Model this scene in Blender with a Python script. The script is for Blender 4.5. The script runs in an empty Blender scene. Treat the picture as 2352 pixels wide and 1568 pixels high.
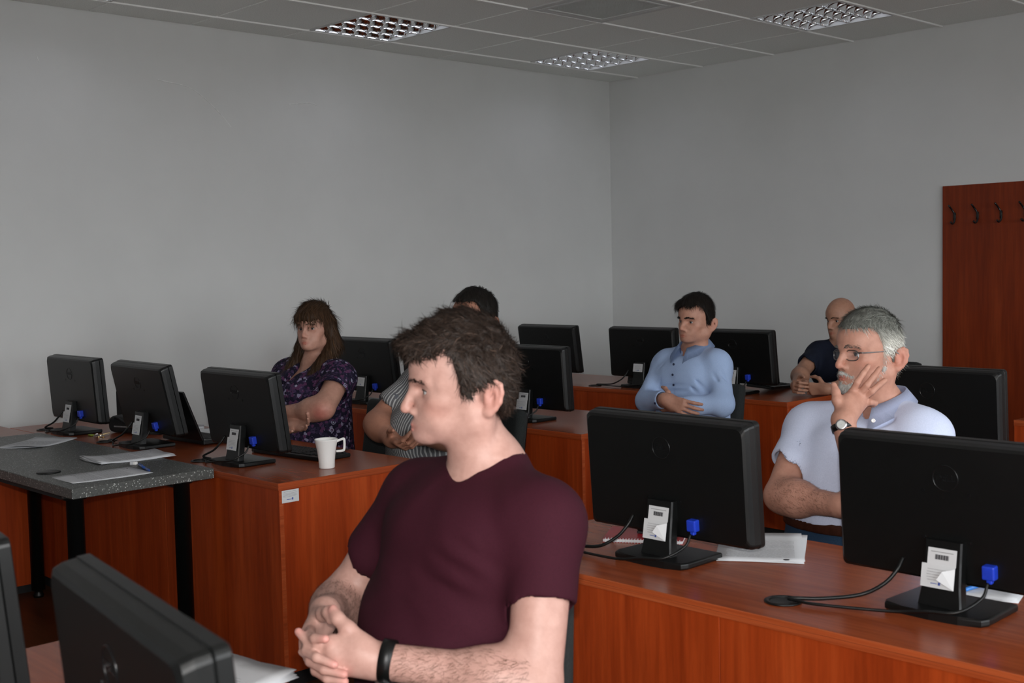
import bpy, bmesh, math, random
import numpy as np
from mathutils import Vector, Matrix

scene = bpy.context.scene
C = scene.collection
PI = math.pi
random.seed(7)
rng = np.random.default_rng(7)

# ---------------------------------------------------------------- camera
cam_d = bpy.data.cameras.new('camera')
cam_d.sensor_width = 22.2
cam_d.lens = 26.083
cam_d.clip_start = 0.05
cam_d.dof.use_dof = True
cam_d.dof.focus_distance = 4.6
cam_d.dof.aperture_fstop = 4.5
cam = bpy.data.objects.new('camera', cam_d)
C.objects.link(cam)
CAM_P = Vector((6.1967, -7.0019, 1.47))
yaw, pit, rol = math.radians(-46.327), math.radians(-3.4925), math.radians(-1.2363)
fw = Vector((math.sin(yaw)*math.cos(pit), math.cos(yaw)*math.cos(pit), math.sin(pit)))
rt = Vector((math.cos(yaw), -math.sin(yaw), 0))
up = rt.cross(fw)
r2 = rt*math.cos(rol) + up*math.sin(rol)
u2 = -rt*math.sin(rol) + up*math.cos(rol)
cam.matrix_world = Matrix(((r2.x, u2.x, -fw.x, CAM_P.x), (r2.y, u2.y, -fw.y, CAM_P.y),
                           (r2.z, u2.z, -fw.z, CAM_P.z), (0, 0, 0, 1)))
scene.camera = cam

# ---------------------------------------------------------------- world, light, exposure
SKY = 9.0                                              # overcast sky outside the windows
w = bpy.data.worlds.new('world')
scene.world = w
w.use_nodes = True
w.node_tree.nodes['Background'].inputs[0].default_value = (0.93, 0.97, 1.0, 1)
w.node_tree.nodes['Background'].inputs[1].default_value = SKY

def area(name, loc, rot, sx, sy, power, col):
    l = bpy.data.lights.new(name, 'AREA')
    l.shape = 'RECTANGLE'; l.size = sx; l.size_y = sy
    l.energy = power; l.color = col
    o = bpy.data.objects.new(name, l); C.objects.link(o)
    o.location = loc; o.rotation_euler = rot
    return o
ROOM_X, ROOM_Y, CEIL = 8.3, -9.2, 2.873
WINDOWS = [(-7.7, 2.1), (-5.1, 2.1), (-2.5, 2.1)]     # centre y, width
for i, (wy, ww) in enumerate(WINDOWS):                 # light portals in the window openings (they guide sampling, they do not emit)
    po = area('window_portal', (ROOM_X + 0.24, wy, 1.72), (0, PI/2, 0), 1.6, ww, 1.0, (1, 1, 1))
    po.data.cycles.is_portal = True
fl = bpy.data.lights.new('camera_flash', 'AREA')       # the photographer's pop-up flash
fl.shape = 'RECTANGLE'; fl.size = 0.05; fl.size_y = 0.025
fl.energy = 20.5; fl.spread = math.radians(115); fl.color = (1.0, 0.96, 0.93)
flo = bpy.data.objects.new('camera_flash', fl); C.objects.link(flo)
flo.matrix_world = cam.matrix_world.copy()
flo.location = CAM_P + Vector((0, 0, 0.09))

vs = scene.view_settings
vs.view_transform = 'Standard'
vs.look = 'None'
vs.exposure = 0.0
vs.gamma = 1.0
vs.use_curve_mapping = False
scene.cycles.use_denoising = True
scene.cycles.max_bounces = 8
scene.cycles.diffuse_bounces = 4
scene.cycles.glossy_bounces = 4
scene.cycles.sample_clamp_indirect = 4.0

# ---------------------------------------------------------------- materials
MATS = {}
def newmat(name):
    m = bpy.data.materials.new(name); m.use_nodes = True
    MATS[name] = m
    return m, m.node_tree, m.node_tree.nodes['Principled BSDF']
def P_(b, col=None, rough=None, metal=None, spec=None):
    if col is not None: b.inputs['Base Color'].default_value = (*col, 1)
    if rough is not None: b.inputs['Roughness'].default_value = rough
    if metal is not None: b.inputs['Metallic'].default_value = metal
    if spec is not None: b.inputs['Specular IOR Level'].default_value = spec
def coords(nt, scale=(1, 1, 1), rot=(0, 0, 0)):
    t = nt.nodes.new('ShaderNodeTexCoord'); m = nt.nodes.new('ShaderNodeMapping')
    m.inputs['Scale'].default_value = scale; m.inputs['Rotation'].default_value = rot
    nt.links.new(t.outputs['Object'], m.inputs['Vector'])
    return m.outputs['Vector']
def noise(nt, vec, scale, detail=3, rough=0.55, dist=0.0):
    n = nt.nodes.new('ShaderNodeTexNoise')
    n.inputs['Scale'].default_value = scale; n.inputs['Detail'].default_value = detail
    n.inputs['Roughness'].default_value = rough; n.inputs['Distortion'].default_value = dist
    nt.links.new(vec, n.inputs['Vector'])
    return n.outputs['Fac']
def ramp(nt, fac, stops):
    r = nt.nodes.new('ShaderNodeValToRGB')
    e = r.color_ramp.elements
    while len(e) < len(stops): e.new(0.5)
    for i, (p, c) in enumerate(stops):
        e[i].position = p; e[i].color = (*c, 1)
    nt.links.new(fac, r.inputs['Fac'])
    return r.outputs['Color']
def bump(nt, b, h, strength, dist=0.002):
    n = nt.nodes.new('ShaderNodeBump')
    n.inputs['Strength'].default_value = strength; n.inputs['Distance'].default_value = dist
    nt.links.new(h, n.inputs['Height']); nt.links.new(n.outputs['Normal'], b.inputs['Normal'])
def mixrgb(nt, fac, a, bcol, mode='MIX'):
    m = nt.nodes.new('ShaderNodeMix'); m.data_type = 'RGBA'; m.blend_type = mode
    if isinstance(fac, (int, float)): m.inputs['Factor'].default_value = fac
    else: nt.links.new(fac, m.inputs['Factor'])
    for k, v in (('A', a), ('B', bcol)):
        sock = [i for i in m.inputs if i.name == k and i.type == 'RGBA'][0]
        if isinstance(v, tuple): sock.default_value = (*v, 1)
        else: nt.links.new(v, sock)
    return [o for o in m.outputs if o.type == 'RGBA'][0]
def simple(name, col, rough=0.5, metal=0.0, spec=None, nscale=None, namp=0.12, bscale=None, bstr=0.1):
    """flat colour with a little procedural mottling and optional fine relief"""
    m, nt, b = newmat(name)
    P_(b, col, rough, metal, spec)
    if nscale:
        f = noise(nt, coords(nt), nscale, 3)
        lo = tuple(c*(1-namp) for c in col); hi = tuple(min(1, c*(1+namp)) for c in col)
        nt.links.new(ramp(nt, f, [(0.3, lo), (0.7, hi)]), b.inputs['Base Color'])
    if bscale:
        bump(nt, b, noise(nt, coords(nt), bscale, 2), bstr)
    return m
def wood(name, scale, dark, mid, light, rough=0.3):
    m, nt, b = newmat(name)
    v = coords(nt, scale)
    n1 = noise(nt, v, 1.0, 5, 0.6, 0.6)
    n2 = noise(nt, coords(nt, tuple(s*7 for s in scale)), 1.0, 3, 0.6)
    c1 = ramp(nt, n1, [(0.28, dark), (0.5, mid), (0.72, light)])
    c2 = ramp(nt, n2, [(0.35, (0.78, 0.72, 0.7)), (0.62, (1.08, 1.06, 1.05))])
    nt.links.new(mixrgb(nt, 0.75, c1, c2, 'MULTIPLY'), b.inputs['Base Color'])
    P_(b, None, rough, 0, 0.35)
    return m
WD, WM_, WL = (0.27, 0.034, 0.0055), (0.36, 0.050, 0.0085), (0.44, 0.072, 0.014)
wood('cherry_panel', (10, 10, 0.55), WD, WM_, WL, 0.32)          # vertical grain
wood('cherry_top', (0.55, 10, 10), (0.23, 0.048, 0.015), (0.28, 0.062, 0.020), (0.33, 0.08, 0.027), 0.27)
wood('cherry_edge', (0.6, 0.6, 60), (0.27, 0.045, 0.010), (0.38, 0.07, 0.018), (0.46, 0.11, 0.035), 0.35)
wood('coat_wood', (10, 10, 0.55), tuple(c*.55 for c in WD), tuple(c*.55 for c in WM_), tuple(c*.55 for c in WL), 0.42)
wood('parquet', (0.8, 9, 9), (0.05, 0.017, 0.007), (0.085, 0.03, 0.012), (0.12, 0.045, 0.018), 0.35)
simple('wall_paint', (0.66, 0.668, 0.66), 0.85, spec=0.15, nscale=2.5, namp=0.025, bscale=90, bstr=0.06)
simple('pavement', (0.33, 0.33, 0.32), 0.9, nscale=0.5)
simple('scuff_paint', (0.75, 0.76, 0.755), 0.8, spec=0.15, nscale=40)
simple('ceiling_tile', (0.86, 0.88, 0.85), 0.95, spec=0.05, nscale=160, namp=0.10, bscale=260, bstr=0.15)
simple('ceiling_bar', (0.93, 0.94, 0.92), 0.6, nscale=5, namp=0.02)
simple('plenum', (0.25, 0.25, 0.24), 0.9, nscale=4)
simple('black_plastic', (0.0035, 0.004, 0.004), 0.38, spec=0.35, nscale=30, namp=0.1, bscale=900, bstr=0.12)
simple('black_gloss', (0.006, 0.0065, 0.007), 0.22, nscale=30)
simple('black_matte', (0.010, 0.010, 0.011), 0.75, nscale=80, namp=0.2)
simple('screen', (0.01, 0.011, 0.013), 0.12, nscale=10)
simple('grey_print', (0.16, 0.165, 0.17), 0.5, nscale=300, namp=0.3)
simple('paper', (0.60, 0.61, 0.63), 0.8, spec=0.2, nscale=20, namp=0.02)
simple('paper_print', (0.36, 0.365, 0.38), 0.8, nscale=200, namp=0.3)
simple('ink', (0.03, 0.03, 0.035), 0.7, nscale=200)
simple('blue_ink', (0.05, 0.09, 0.35), 0.6, nscale=100)
simple('label_white', (0.62, 0.63, 0.64), 0.55, nscale=20, namp=0.02)
simple('vga_blue', (0.012, 0.045, 0.50), 0.4, nscale=60)
simple('pen_blue', (0.03, 0.20, 0.62), 0.3, nscale=60)
simple('pen_dark_blue', (0.02, 0.07, 0.30), 0.3, nscale=60)
simple('ceramic', (0.88, 0.87, 0.85), 0.18, nscale=6, namp=0.02)
simple('red_cover', (0.33, 0.012, 0.02), 0.3, nscale=25)
simple('dark_green', (0.01, 0.05, 0.05), 0.4, nscale=25)
simple('steel', (0.55, 0.56, 0.58), 0.28, 1.0, nscale=50)
simple('gunmetal', (0.2, 0.2, 0.2), 0.3, 1.0, nscale=50)
simple('brass', (0.6, 0.45, 0.2), 0.3, 1.0, nscale=50)
simple('lime_tag', (0.30, 0.42, 0.03), 0.4, nscale=30)
simple('gold_tag', (0.45, 0.40, 0.18), 0.45, nscale=60)
simple('reflector', (0.90, 0.91, 0.92), 0.05, 1.0, nscale=12, namp=0.02)
simple('fixture_white', (0.6, 0.61, 0.6), 0.5, nscale=8, namp=0.02)
simple('grille', (0.52, 0.54, 0.52), 0.5, nscale=8, namp=0.05)
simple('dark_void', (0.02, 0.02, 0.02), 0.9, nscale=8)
simple('chair_fabric', (0.012, 0.015, 0.015), 0.9, nscale=220, namp=0.35, bscale=700, bstr=0.4)
simple('window_frame', (0.7, 0.7, 0.7), 0.4, nscale=8, namp=0.02)
def terrazzo():
    m, nt, b = newmat('grey_laminate')
    v = coords(nt)
    vo = nt.nodes.new('ShaderNodeTexVoronoi'); vo.inputs['Scale'].default_value = 330
    nt.links.new(v, vo.inputs['Vector'])
    f = noise(nt, v, 120, 4, 0.7)
    c1 = ramp(nt, f, [(0.3, (0.05, 0.053, 0.05)), (0.7, (0.105, 0.108, 0.102))])
    sep = nt.nodes.new('ShaderNodeSeparateColor'); nt.links.new(vo.outputs['Color'], sep.inputs[0])
    fl_ = ramp(nt, sep.outputs[0], [(0.93, (0, 0, 0)), (0.96, (1, 1, 1))])
    nt.links.new(mixrgb(nt, fl_, c1, (0.42, 0.43, 0.41)), b.inputs['Base Color'])
    P_(b, None, 0.42, 0, 0.3)
terrazzo()
def lamp_mat():
    m, nt, b = newmat('fluorescent_tube')
    P_(b, (0.8, 0.8, 0.8), 0.4)
    b.inputs['Emission Color'].default_value = (0.86, 0.88, 1.0, 1)
    b.inputs['Emission Strength'].default_value = 4.0  # faint glow added for sparkle in the louvres; the lamps count as off
lamp_mat()
def glass_mat():
    m, nt, b = newmat('clear_glass')
    tr = nt.nodes.new('ShaderNodeBsdfTransparent'); gl = nt.nodes.new('ShaderNodeBsdfGlossy'); mx = nt.nodes.new('ShaderNodeMixShader')
    gl.inputs['Roughness'].default_value = 0.03; mx.inputs[0].default_value = 0.07
    nt.links.new(tr.outputs[0], mx.inputs[1]); nt.links.new(gl.outputs[0], mx.inputs[2])
    nt.links.new(mx.outputs[0], nt.nodes['Material Output'].inputs['Surface'])
glass_mat()

# ---------------------------------------------------------------- mesh helpers
def tag(o, label=None, cat=None, group=None, kind=None):
    if label: o['label'] = label
    if cat: o['category'] = cat
    if group: o['group'] = group
    if kind: o['kind'] = kind
    return o
def thing(name, label, cat, loc=(0, 0, 0), rz=0.0, group=None):
    o = bpy.data.objects.new(name, None); C.objects.link(o)
    o.empty_display_size = 0.1
    o.location = loc; o.rotation_euler = (0, 0, rz)
    return tag(o, label, cat, group)
def obj(name, data, mat, parent=None, smooth=False):
    if isinstance(data, bmesh.types.BMesh):
        me = bpy.data.meshes.new(name); data.to_mesh(me); data.free()
    else: me = data
    if mat is not None and not me.materials: me.materials.append(MATS[mat] if isinstance(mat, str) else mat)
    if smooth: me.polygons.foreach_set('use_smooth', [True]*len(me.polygons))
    o = bpy.data.objects.new(name, me); C.objects.link(o)
    if parent is not None: o.parent = parent
    return o
def BM(): return bmesh.new()
def bx(bm, x0, x1, y0, y1, z0, z1, bev=0.0, seg=1):
    r = bmesh.ops.create_cube(bm, size=1.0)
    bmesh.ops.scale(bm, vec=(x1-x0, y1-y0, z1-z0), verts=r['verts'])
    bmesh.ops.translate(bm, vec=((x0+x1)/2, (y0+y1)/2, (z0+z1)/2), verts=r['verts'])
    if bev > 0:
        es = list({e for v in r['verts'] for e in v.link_edges})
        bmesh.ops.bevel(bm, geom=es, offset=bev, segments=seg, affect='EDGES', profile=0.5)
    return bm
def prism(bm, pts, z0, z1, bev=0.0, seg=2):
    """extrude a polygon in xy from z0 to z1, optionally bevel"""
    vb = [bm.verts.new((x, y, z0)) for x, y in pts]
    vt = [bm.verts.new((x, y, z1)) for x, y in pts]
    n = len(pts); fs = []
    fs.append(bm.faces.new(vt)); fs.append(bm.faces.new(vb[::-1]))
    for i in range(n): fs.append(bm.faces.new((vb[i], vb[(i+1) % n], vt[(i+1) % n], vt[i])))
    if bev > 0:
        es = [e for e in fs[0].edges] + [e for e in fs[1].edges]
        bmesh.ops.bevel(bm, geom=es, offset=bev, segments=seg, affect='EDGES', profile=0.5)
    bmesh.ops.recalc_face_normals(bm, faces=bm.faces)
    return bm
def lathe(bm, prof, n=32, cap=True):
    rings = []
    for r, z in prof:
        rings.append([bm.verts.new((r*math.cos(2*PI*k/n), r*math.sin(2*PI*k/n), z)) for k in range(n)])
    for a, b in zip(rings, rings[1:]):
        for k in range(n): bm.faces.new((a[k], a[(k+1) % n], b[(k+1) % n], b[k]))
    if cap:
        bm.faces.new(rings[0][::-1]); bm.faces.new(rings[-1])
    bmesh.ops.recalc_face_normals(bm, faces=bm.faces)
    return bm
def catmull(pts, n=8):
    pts = [Vector(p) for p in pts]
    if len(pts) < 3: return pts
    out = []
    ext = [pts[0]*2-pts[1]] + pts + [pts[-1]*2-pts[-2]]
    for i in range(1, len(ext)-2):
        p0, p1, p2, p3 = ext[i-1:i+3]
        for k in range(n):
            t = k/n
            out.append(0.5*((2*p1)+(p2-p0)*t+(2*p0-5*p1+4*p2-p3)*t*t+(3*p1-p0-3*p2+p3)*t**3))
    out.append(pts[-1])
    return out
def tube(bm, pts, r, n=8, closed=False, rb=None):
    pts = [Vector(p) for p in pts]
    rings = []; m = len(pts)
    prev = None
    for i, p in enumerate(pts):
        if closed: t = (pts[(i+1) % m]-pts[i-1]).normalized()
        else: t = (pts[min(i+1, m-1)]-pts[max(i-1, 0)]).normalized()
        if prev is None:
            a = Vector((0, 0, 1)) if abs(t.z) < 0.9 else Vector((1, 0, 0))
            u = t.cross(a).normalized()
        else: u = (prev - t*prev.dot(t)).normalized()
        prev = u; v = t.cross(u)
        rr = r if rb is None else r+(rb-r)*i/(m-1)
        rings.append([bm.verts.new(p+u*(rr*math.cos(2*PI*k/n))+v*(rr*math.sin(2*PI*k/n))) for k in range(n)])
    for a, b in (zip(rings, rings[1:]+rings[:1]) if closed else zip(rings, rings[1:])):
        for k in range(n): bm.faces.new((a[k], a[(k+1) % n], b[(k+1) % n], b[k]))
    if not closed:
        bm.faces.new(rings[0][::-1]); bm.faces.new(rings[-1])
    bmesh.ops.recalc_face_normals(bm, faces=bm.faces)
    return bm
def xf(bm, M):
    bmesh.ops.transform(bm, matrix=M, verts=bm.verts); return bm
def struct(name, bm, mat, parent=None):
    o = obj(name, bm, mat, parent)
    if parent is None: o['kind'] = 'structure'
    return o
def copy_tree(o, parent=None):
    c = o.copy(); C.objects.link(c); c.parent = parent
    for ch in o.children: copy_tree(ch, c)
    return c

# ---------------------------------------------------------------- the room
gnd = struct('ground', bx(BM(), ROOM_X+1.0, ROOM_X+160, -120, 120, -3.6, -3.4), 'pavement')
struct('floor', bx(BM(), 0, ROOM_X, ROOM_Y, 0, -0.1, 0), 'parquet')
wl = struct('wall_left', bx(BM(), -0.15, 0, ROOM_Y, 0.15, 0, CEIL+0.15), 'wall_paint')
struct('wall_back', bx(BM(), 0, ROOM_X, 0, 0.15, 0, CEIL+0.15), 'wall_paint')
struct('wall_front', bx(BM(), 0, ROOM_X, ROOM_Y-0.15, ROOM_Y, 0, CEIL+0.15), 'wall_paint')
# the window wall, with its openings
bm = BM()
zb, zt = 0.92, 2.52
bx(bm, ROOM_X, ROOM_X+0.25, ROOM_Y-0.15, 0.15, 0, zb); bx(bm, ROOM_X, ROOM_X+0.25, ROOM_Y-0.15, 0.15, zt, CEIL+0.15)
edges = [ROOM_Y-0.15]
for wy, ww in WINDOWS: edges += [wy-ww/2, wy+ww/2]
edges.append(0.15)
for a, b in zip(edges[0::2], edges[1::2]): bx(bm, ROOM_X, ROOM_X+0.25, a, b, zb, zt)
struct('wall_right', bm, 'wall_paint')
for i, (wy, ww) in enumerate(WINDOWS):
    e = bpy.data.objects.new('window_%d' % (i+1), None); C.objects.link(e)
    e.location = (ROOM_X+0.06, wy, 0); e['kind'] = 'structure'
    y0, y1 = -ww/2, ww/2
    b_ = BM()
    for a in ((y0, y0+.06), (-0.03, .03), (y1-.06, y1)): bx(b_, -.03, .03, a[0], a[1], zb, zt)
    bx(b_, -.03, .03, y0, y1, zb, zb+.06); bx(b_, -.03, .03, y0, y1, zt-.06, zt)
    obj('window_frame', b_, 'window_frame', e)
    b_ = BM(); bx(b_, -.16, -.03, y0-.03, y1+.03, zb-.03, zb+.0)
    obj('window_sill', b_, 'window_frame', e)
# scuffs on the left wall paint
for pts in ([(-6.05, 2.80), (-5.85, 2.73), (-5.78, 2.71), (-5.74, 2.60)], [(-5.38, 2.71), (-5.31, 2.63), (-5.22, 2.58), (-5.12, 2.545), (-5.02, 2.52)],
            [(-4.42, 2.61), (-4.41, 2.58)], [(-3.75, 2.55), (-3.55, 2.52), (-3.4, 2.42), (-3.3, 2.32)], [(-2.9, 2.48), (-2.75, 2.50), (-2.7, 2.49)]):
    b_ = tube(BM(), catmull([(0.0, y, z) for y, z in pts], 5), 0.0028, 5)
    obj('scuff', b_, 'scuff_paint', wl)
for s_, (x0, x1, y0, y1) in {'left': (0, .012, ROOM_Y, 0), 'back': (0, ROOM_X, -.012, 0)}.items():
    struct('baseboard_'+s_, bx(BM(), x0, x1, y0, y1, 0, 0.08), 'cherry_panel')

# suspended ceiling: slab, grid, tiles
ce = struct('ceiling', bx(BM(), 0, ROOM_X, ROOM_Y, 0, CEIL+0.08, CEIL+0.15), 'plenum')
GX, GY = 0.285, 0.540
xs = [0] + [GX+0.6*k for k in range(14) if GX+0.6*k < ROOM_X] + [ROOM_X]
ys = [0] + [-(GY+0.6*k) for k in range(16) if GY+0.6*k < -ROOM_Y] + [ROOM_Y]
HOLES = {(1, 4): 'lamp', (1, 1): 'lamp', (4, 1): 'lamp', (3, 3): 'vent', (1, 7): 'lamp', (4, 4): 'lamp', (4, 7): 'lamp', (7, 1): 'lamp', (7, 4): 'lamp', (7, 7): 'lamp'}
b_ = BM()
for x in xs[1:-1]: bx(b_, x-.0075, x+.0075, ROOM_Y, 0, CEIL-.007, CEIL+.045)
for y in ys[1:-1]: bx(b_, 0, ROOM_X, y-.012, y+.012, CEIL+.008, CEIL+.045)
bx(b_, 0, .02, ROOM_Y, 0, CEIL+.008, CEIL+.045); bx(b_, 0, ROOM_X, -.02, 0, CEIL+.008, CEIL+.045)
obj('grid_bar', b_, 'ceiling_bar', ce)
tile_me = {}
for ix in range(len(xs)-1):
    for iy in range(len(ys)-1):
        if (ix, iy) in HOLES: continue
        sx, sy = xs[ix+1]-xs[ix], ys[iy]-ys[iy+1]
        key = (round(sx, 3), round(sy, 3))
        if key not in tile_me:
            b_ = bx(BM(), -sx/2+.009, sx/2-.009, -sy/2+.005, sy/2-.005, 0, .02, .0025)
            me = bpy.data.meshes.new('tile'); b_.to_mesh(me); b_.free(); me.materials.append(MATS['ceiling_tile'])
            tile_me[key] = me
        o = obj('tile', tile_me[key], None, ce)
        o.location = ((xs[ix]+xs[ix+1])/2, (ys[iy]+ys[iy+1])/2, CEIL)

# parabolic louvre ceiling lamps
def make_lamp():
    t = thing('ceiling_lamp', '', 'lamp')
    b_ = BM()
    h = .295
    for a in ((-h, h, -h, -h+.012), (-h, h, h-.012, h), (-h, -h+.012, -h, h), (h-.012, h, -h, h)): bx(b_, a[0], a[1], a[2], a[3], -.004, .06)
    obj('frame', b_, 'fixture_white', t)
    b_ = BM(); bx(b_, -h, h, -h, h, .058, .064); obj('housing', b_, 'reflector', t)
    # four troughs run along y (towards the far wall); each has parabolic side walls and six cross blades
    inner = h-.014; tw = 2*inner/4
    for k in range(4):
        x0 = -inner+k*tw
        b_ = BM()
        n = 8
        for sgn in (0, 1):
            prof = []
            for q in range(n+1):
                u = q/n
                off = .010+(tw/2-.020)*u**2.0
                prof.append((x0+off if sgn == 0 else x0+tw-off, u*.052-.002))
            cell = 2*inner/6; ny = 48; prev = None
            for yy in range(ny+1):                       # every cell is a small concave mirror
                y_ = -inner+2*inner*yy/ny
                dent = .008*(.5-.5*math.cos(2*PI*(y_+inner)/cell))
                col_ = [b_.verts.new((px+(-dent if sgn == 0 else dent)*(.4+.6*(1-q/n)) if q else px, y_, pz)) for q, (px, pz) in enumerate(prof)]
                if prev:
                    for q in range(n): b_.faces.new((prev[q], col_[q], col_[q+1], prev[q+1]))
                prev = col_
        obj('reflector', b_, 'reflector', t, True)
        for c_ in range(7):
            b_ = BM()
            yc = -inner+c_*(2*inner/6)
            # curved blade: thin at the bottom, wide at the top, dipping in the middle
            m_ = 7; rows = []
            for q in range(m_):
                u = q/(m_-1); xx = x0+.004+u*(tw-.008)
                sag = -.002+.020*(1-(2*u-1)**2)
                rows.append([b_.verts.new((xx, yc+dy, sag+dz)) for dy, dz in ((-.007, .026), (-.002, .006), (0, 0), (.002, .006), (.007, .026))])
            for r0, r1 in zip(rows, rows[1:]):
                for q in range(4): b_.faces.new((r0[q], r0[q+1], r1[q+1], r1[q]))
            bmesh.ops.recalc_face_normals(b_, faces=b_.faces)
            obj('louvre_blade', b_, 'reflector', t, True)
        b_ = tube(BM(), [(x0+tw/2, -inner+.01, .040), (x0+tw/2, inner-.01, .040)], .008, 10)
        obj('tube', b_, 'fluorescent_tube', t, True)
    return t
lamp0 = make_lamp(); lamp_used = False
LAMP_LABEL = {(1, 4): 'square louvred ceiling lamp above the woman, left of the air vent', (1, 1): 'square louvred ceiling lamp closest to the corner of the room',
              (1, 7): 'square louvred ceiling lamp cut off by the top left edge', (4, 4): 'square louvred ceiling lamp just out of view above the air vent', (4, 7): 'square louvred ceiling lamp out of view over the aisle', (7, 1): 'square louvred ceiling lamp out of view at the right rear', (7, 4): 'square louvred ceiling lamp out of view over the right middle desks', (7, 7): 'square louvred ceiling lamp out of view over the front right desks', (4, 1): 'square louvred ceiling lamp above the wooden coat panel, rightmost in view'}
for (ix, iy), kind in HOLES.items():
    if kind != 'lamp': continue
    lp = lamp0 if not lamp_used else copy_tree(lamp0)
    lamp_used = True
    lp.location = ((xs[ix]+xs[ix+1])/2, (ys[iy]+ys[iy+1])/2, CEIL)
    tag(lp, LAMP_LABEL.get((ix, iy), 'square louvred ceiling lamp outside the photo, over the front of the room'), 'lamp', 'louvred ceiling lamps')
# air vent
vx, vy = (xs[3]+xs[4])/2, (ys[3]+ys[4])/2
t = thing('ceiling_vent', 'square white ceiling air vent with mesh grille, between the lamps', 'vent', (vx, vy, CEIL))
b_ = BM()
for r0, r1, z in ((.30, .255, -.006), (.243, .222, -.008)):
    for a in ((-r0, r0, -r0, -r1), (-r0, r0, r1, r0), (-r0, -r1, -r1, r1), (r1, r0, -r1, r1)): bx(b_, a[0], a[1], a[2], a[3], z, .03, .002)
obj('frame', b_, 'fixture_white', t)
b_ = BM(); bx(b_, -.285, .285, -.285, .285, .035, .05); obj('duct', b_, 'dark_void', t)
b_ = BM()
n = 46
for k in range(n):
    u = -.222+.444*k/(n-1)
    bx(b_, u-.0022, u+.0022, -.222, .222, -.002, .002); bx(b_, -.222, .222, u-.0022, u+.0022, -.0025, .0015)
gr = obj('grille', b_, 'grille', t)
b_ = BM(); bx(b_, -.222, .222, -.222, .222, .006, .01); obj('filter', b_, 'ceiling_tile', t)

# coat panel on the back wall
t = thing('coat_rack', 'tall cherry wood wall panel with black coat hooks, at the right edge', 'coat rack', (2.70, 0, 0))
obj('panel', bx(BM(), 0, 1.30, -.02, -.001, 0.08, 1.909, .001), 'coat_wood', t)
for k in range(8):
    x = .075+.1425*k
    pts = catmull([(x-.018, -.058, .062), (x-.006, -.03, .03), (x+.006, -.024, .0), (x+.006, -.03, -.035), (x, -.045, -.05), (x-.004, -.06, -.038)], 5)
    b_ = tube(BM(), [(px, py, pz+1.728) for px, py, pz in pts], .0055, 8)
    bx(b_, x-.004, x+.012, -.028, -.02, 1.70, 1.745, .002)
    obj('hook', b_, 'black_gloss', t, True)
# ---------------------------------------------------------------- desk rows
DZ = 0.74
def grommet(parent, x, y, z=DZ, open_=True):
    g = obj('cable_grommet', lathe(BM(), [(.030, .0005), (.040, .0005), (.0405, .003), (.038, .0045), (.031, .0045), (.029, .001), (.030, .0005)] if open_ else
            [(.001, .0045), (.041, .0045), (.043, .003), (.043, .0), (.001, .0)], 28, False), 'black_plastic', parent, True)
    g.location = (x, y, z)
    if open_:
        h = obj('hole_shade_disc', lathe(BM(), [(.0005, .0008), (.031, .0008)], 28, False), 'dark_void', g); h.location = (0, 0, 0)  # flat dark disc, painted as the shade inside a hole that is not cut
    return g
def desk_row(label, x0, x1, yf, yb, seams, end, groms=()):
    t = thing('computer_desk', label, 'desk', ((x0+x1)/2, (yf+yb)/2, 0), group='cherry wood computer desk rows')
    ox, oy = (x0+x1)/2, (yf+yb)/2
    def part(name, a, mat, bev=.0008, par=t):
        return obj(name, bx(BM(), a[0]-ox, a[1]-ox, a[2]-oy, a[3]-oy, a[4], a[5], bev), mat, par)
    wt = part('worktop', (x0, x1, yf, yb, DZ-.025, DZ), 'cherry_top')
    b_ = BM()
    for z0, z1 in ((DZ-.025, DZ-.0135), (DZ-.0125, DZ-.0008)):
        bx(b_, x0-ox, x1-ox, yf-.0012-oy, yf-oy, z0, z1, .0004)
        if end in ('right', 'both'): bx(b_, x1-ox, x1+.0012-ox, yf-oy, yb-oy, z0, z1, .0004)
        if end in ('left', 'both'): bx(b_, x0-.0012-ox, x0-ox, yf-oy, yb-oy, z0, z1, .0004)
    obj('edge_band', b_, 'cherry_edge', wt)
    ex = [x0]+list(seams)+[x1]
    for a, b in zip(ex, ex[1:]): part('front_panel', (a+.0008, b-.0008, yf+.002, yf+.020, .06, DZ-.0255), 'cherry_panel')
    for s in ((x1,) if end == 'right' else (x0,) if end == 'left' else (x0, x1)):
        sg = 1 if s == x1 else -1
        xa, xb = (s-.020, s-.002) if sg > 0 else (s+.002, s+.020)
        part('end_panel', (xa, xb, yf+.0205, yb-.01, .06, DZ-.0255), 'cherry_panel')
        xa, xb = (s-.0008, s-.0002) if sg > 0 else (s+.0002, s+.0008)
        part('edge_strip', (xa, xb, yf+.003, yf+.019, .06, DZ-.0255), 'cherry_edge', 0)
    for s in seams: part('divider_panel', (s-.009, s+.009, yf+.0205, yb-.06, .06, DZ-.0255), 'cherry_panel')
    if end == 'right': part('inner_panel', (x0+.002, x0+.02, yf+.0205, yb-.06, .06, DZ-.0255), 'cherry_panel')
    if end == 'left': part('inner_panel', (x1-.02, x1-.002, yf+.0205, yb-.06, .06, DZ-.0255), 'cherry_panel')
    part('plinth', (x0+.01, x1-.012, yf+.03, yf+.045, 0, .0595), 'black_matte')
    for s in (x0+.03, x1-.045): part('plinth', (s, s+.015, yf+.046, yb-.03, 0, .0595), 'black_matte')
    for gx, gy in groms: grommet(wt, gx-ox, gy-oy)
    return t
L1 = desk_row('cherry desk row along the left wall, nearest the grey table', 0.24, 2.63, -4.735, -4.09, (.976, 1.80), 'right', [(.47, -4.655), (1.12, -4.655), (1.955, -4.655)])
L2 = desk_row('cherry desk row behind the woman and the striped shirt man', 0.24, 2.63, -3.19, -2.535, (1.135, 1.88), 'right', [(1.80, -3.09)])
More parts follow.
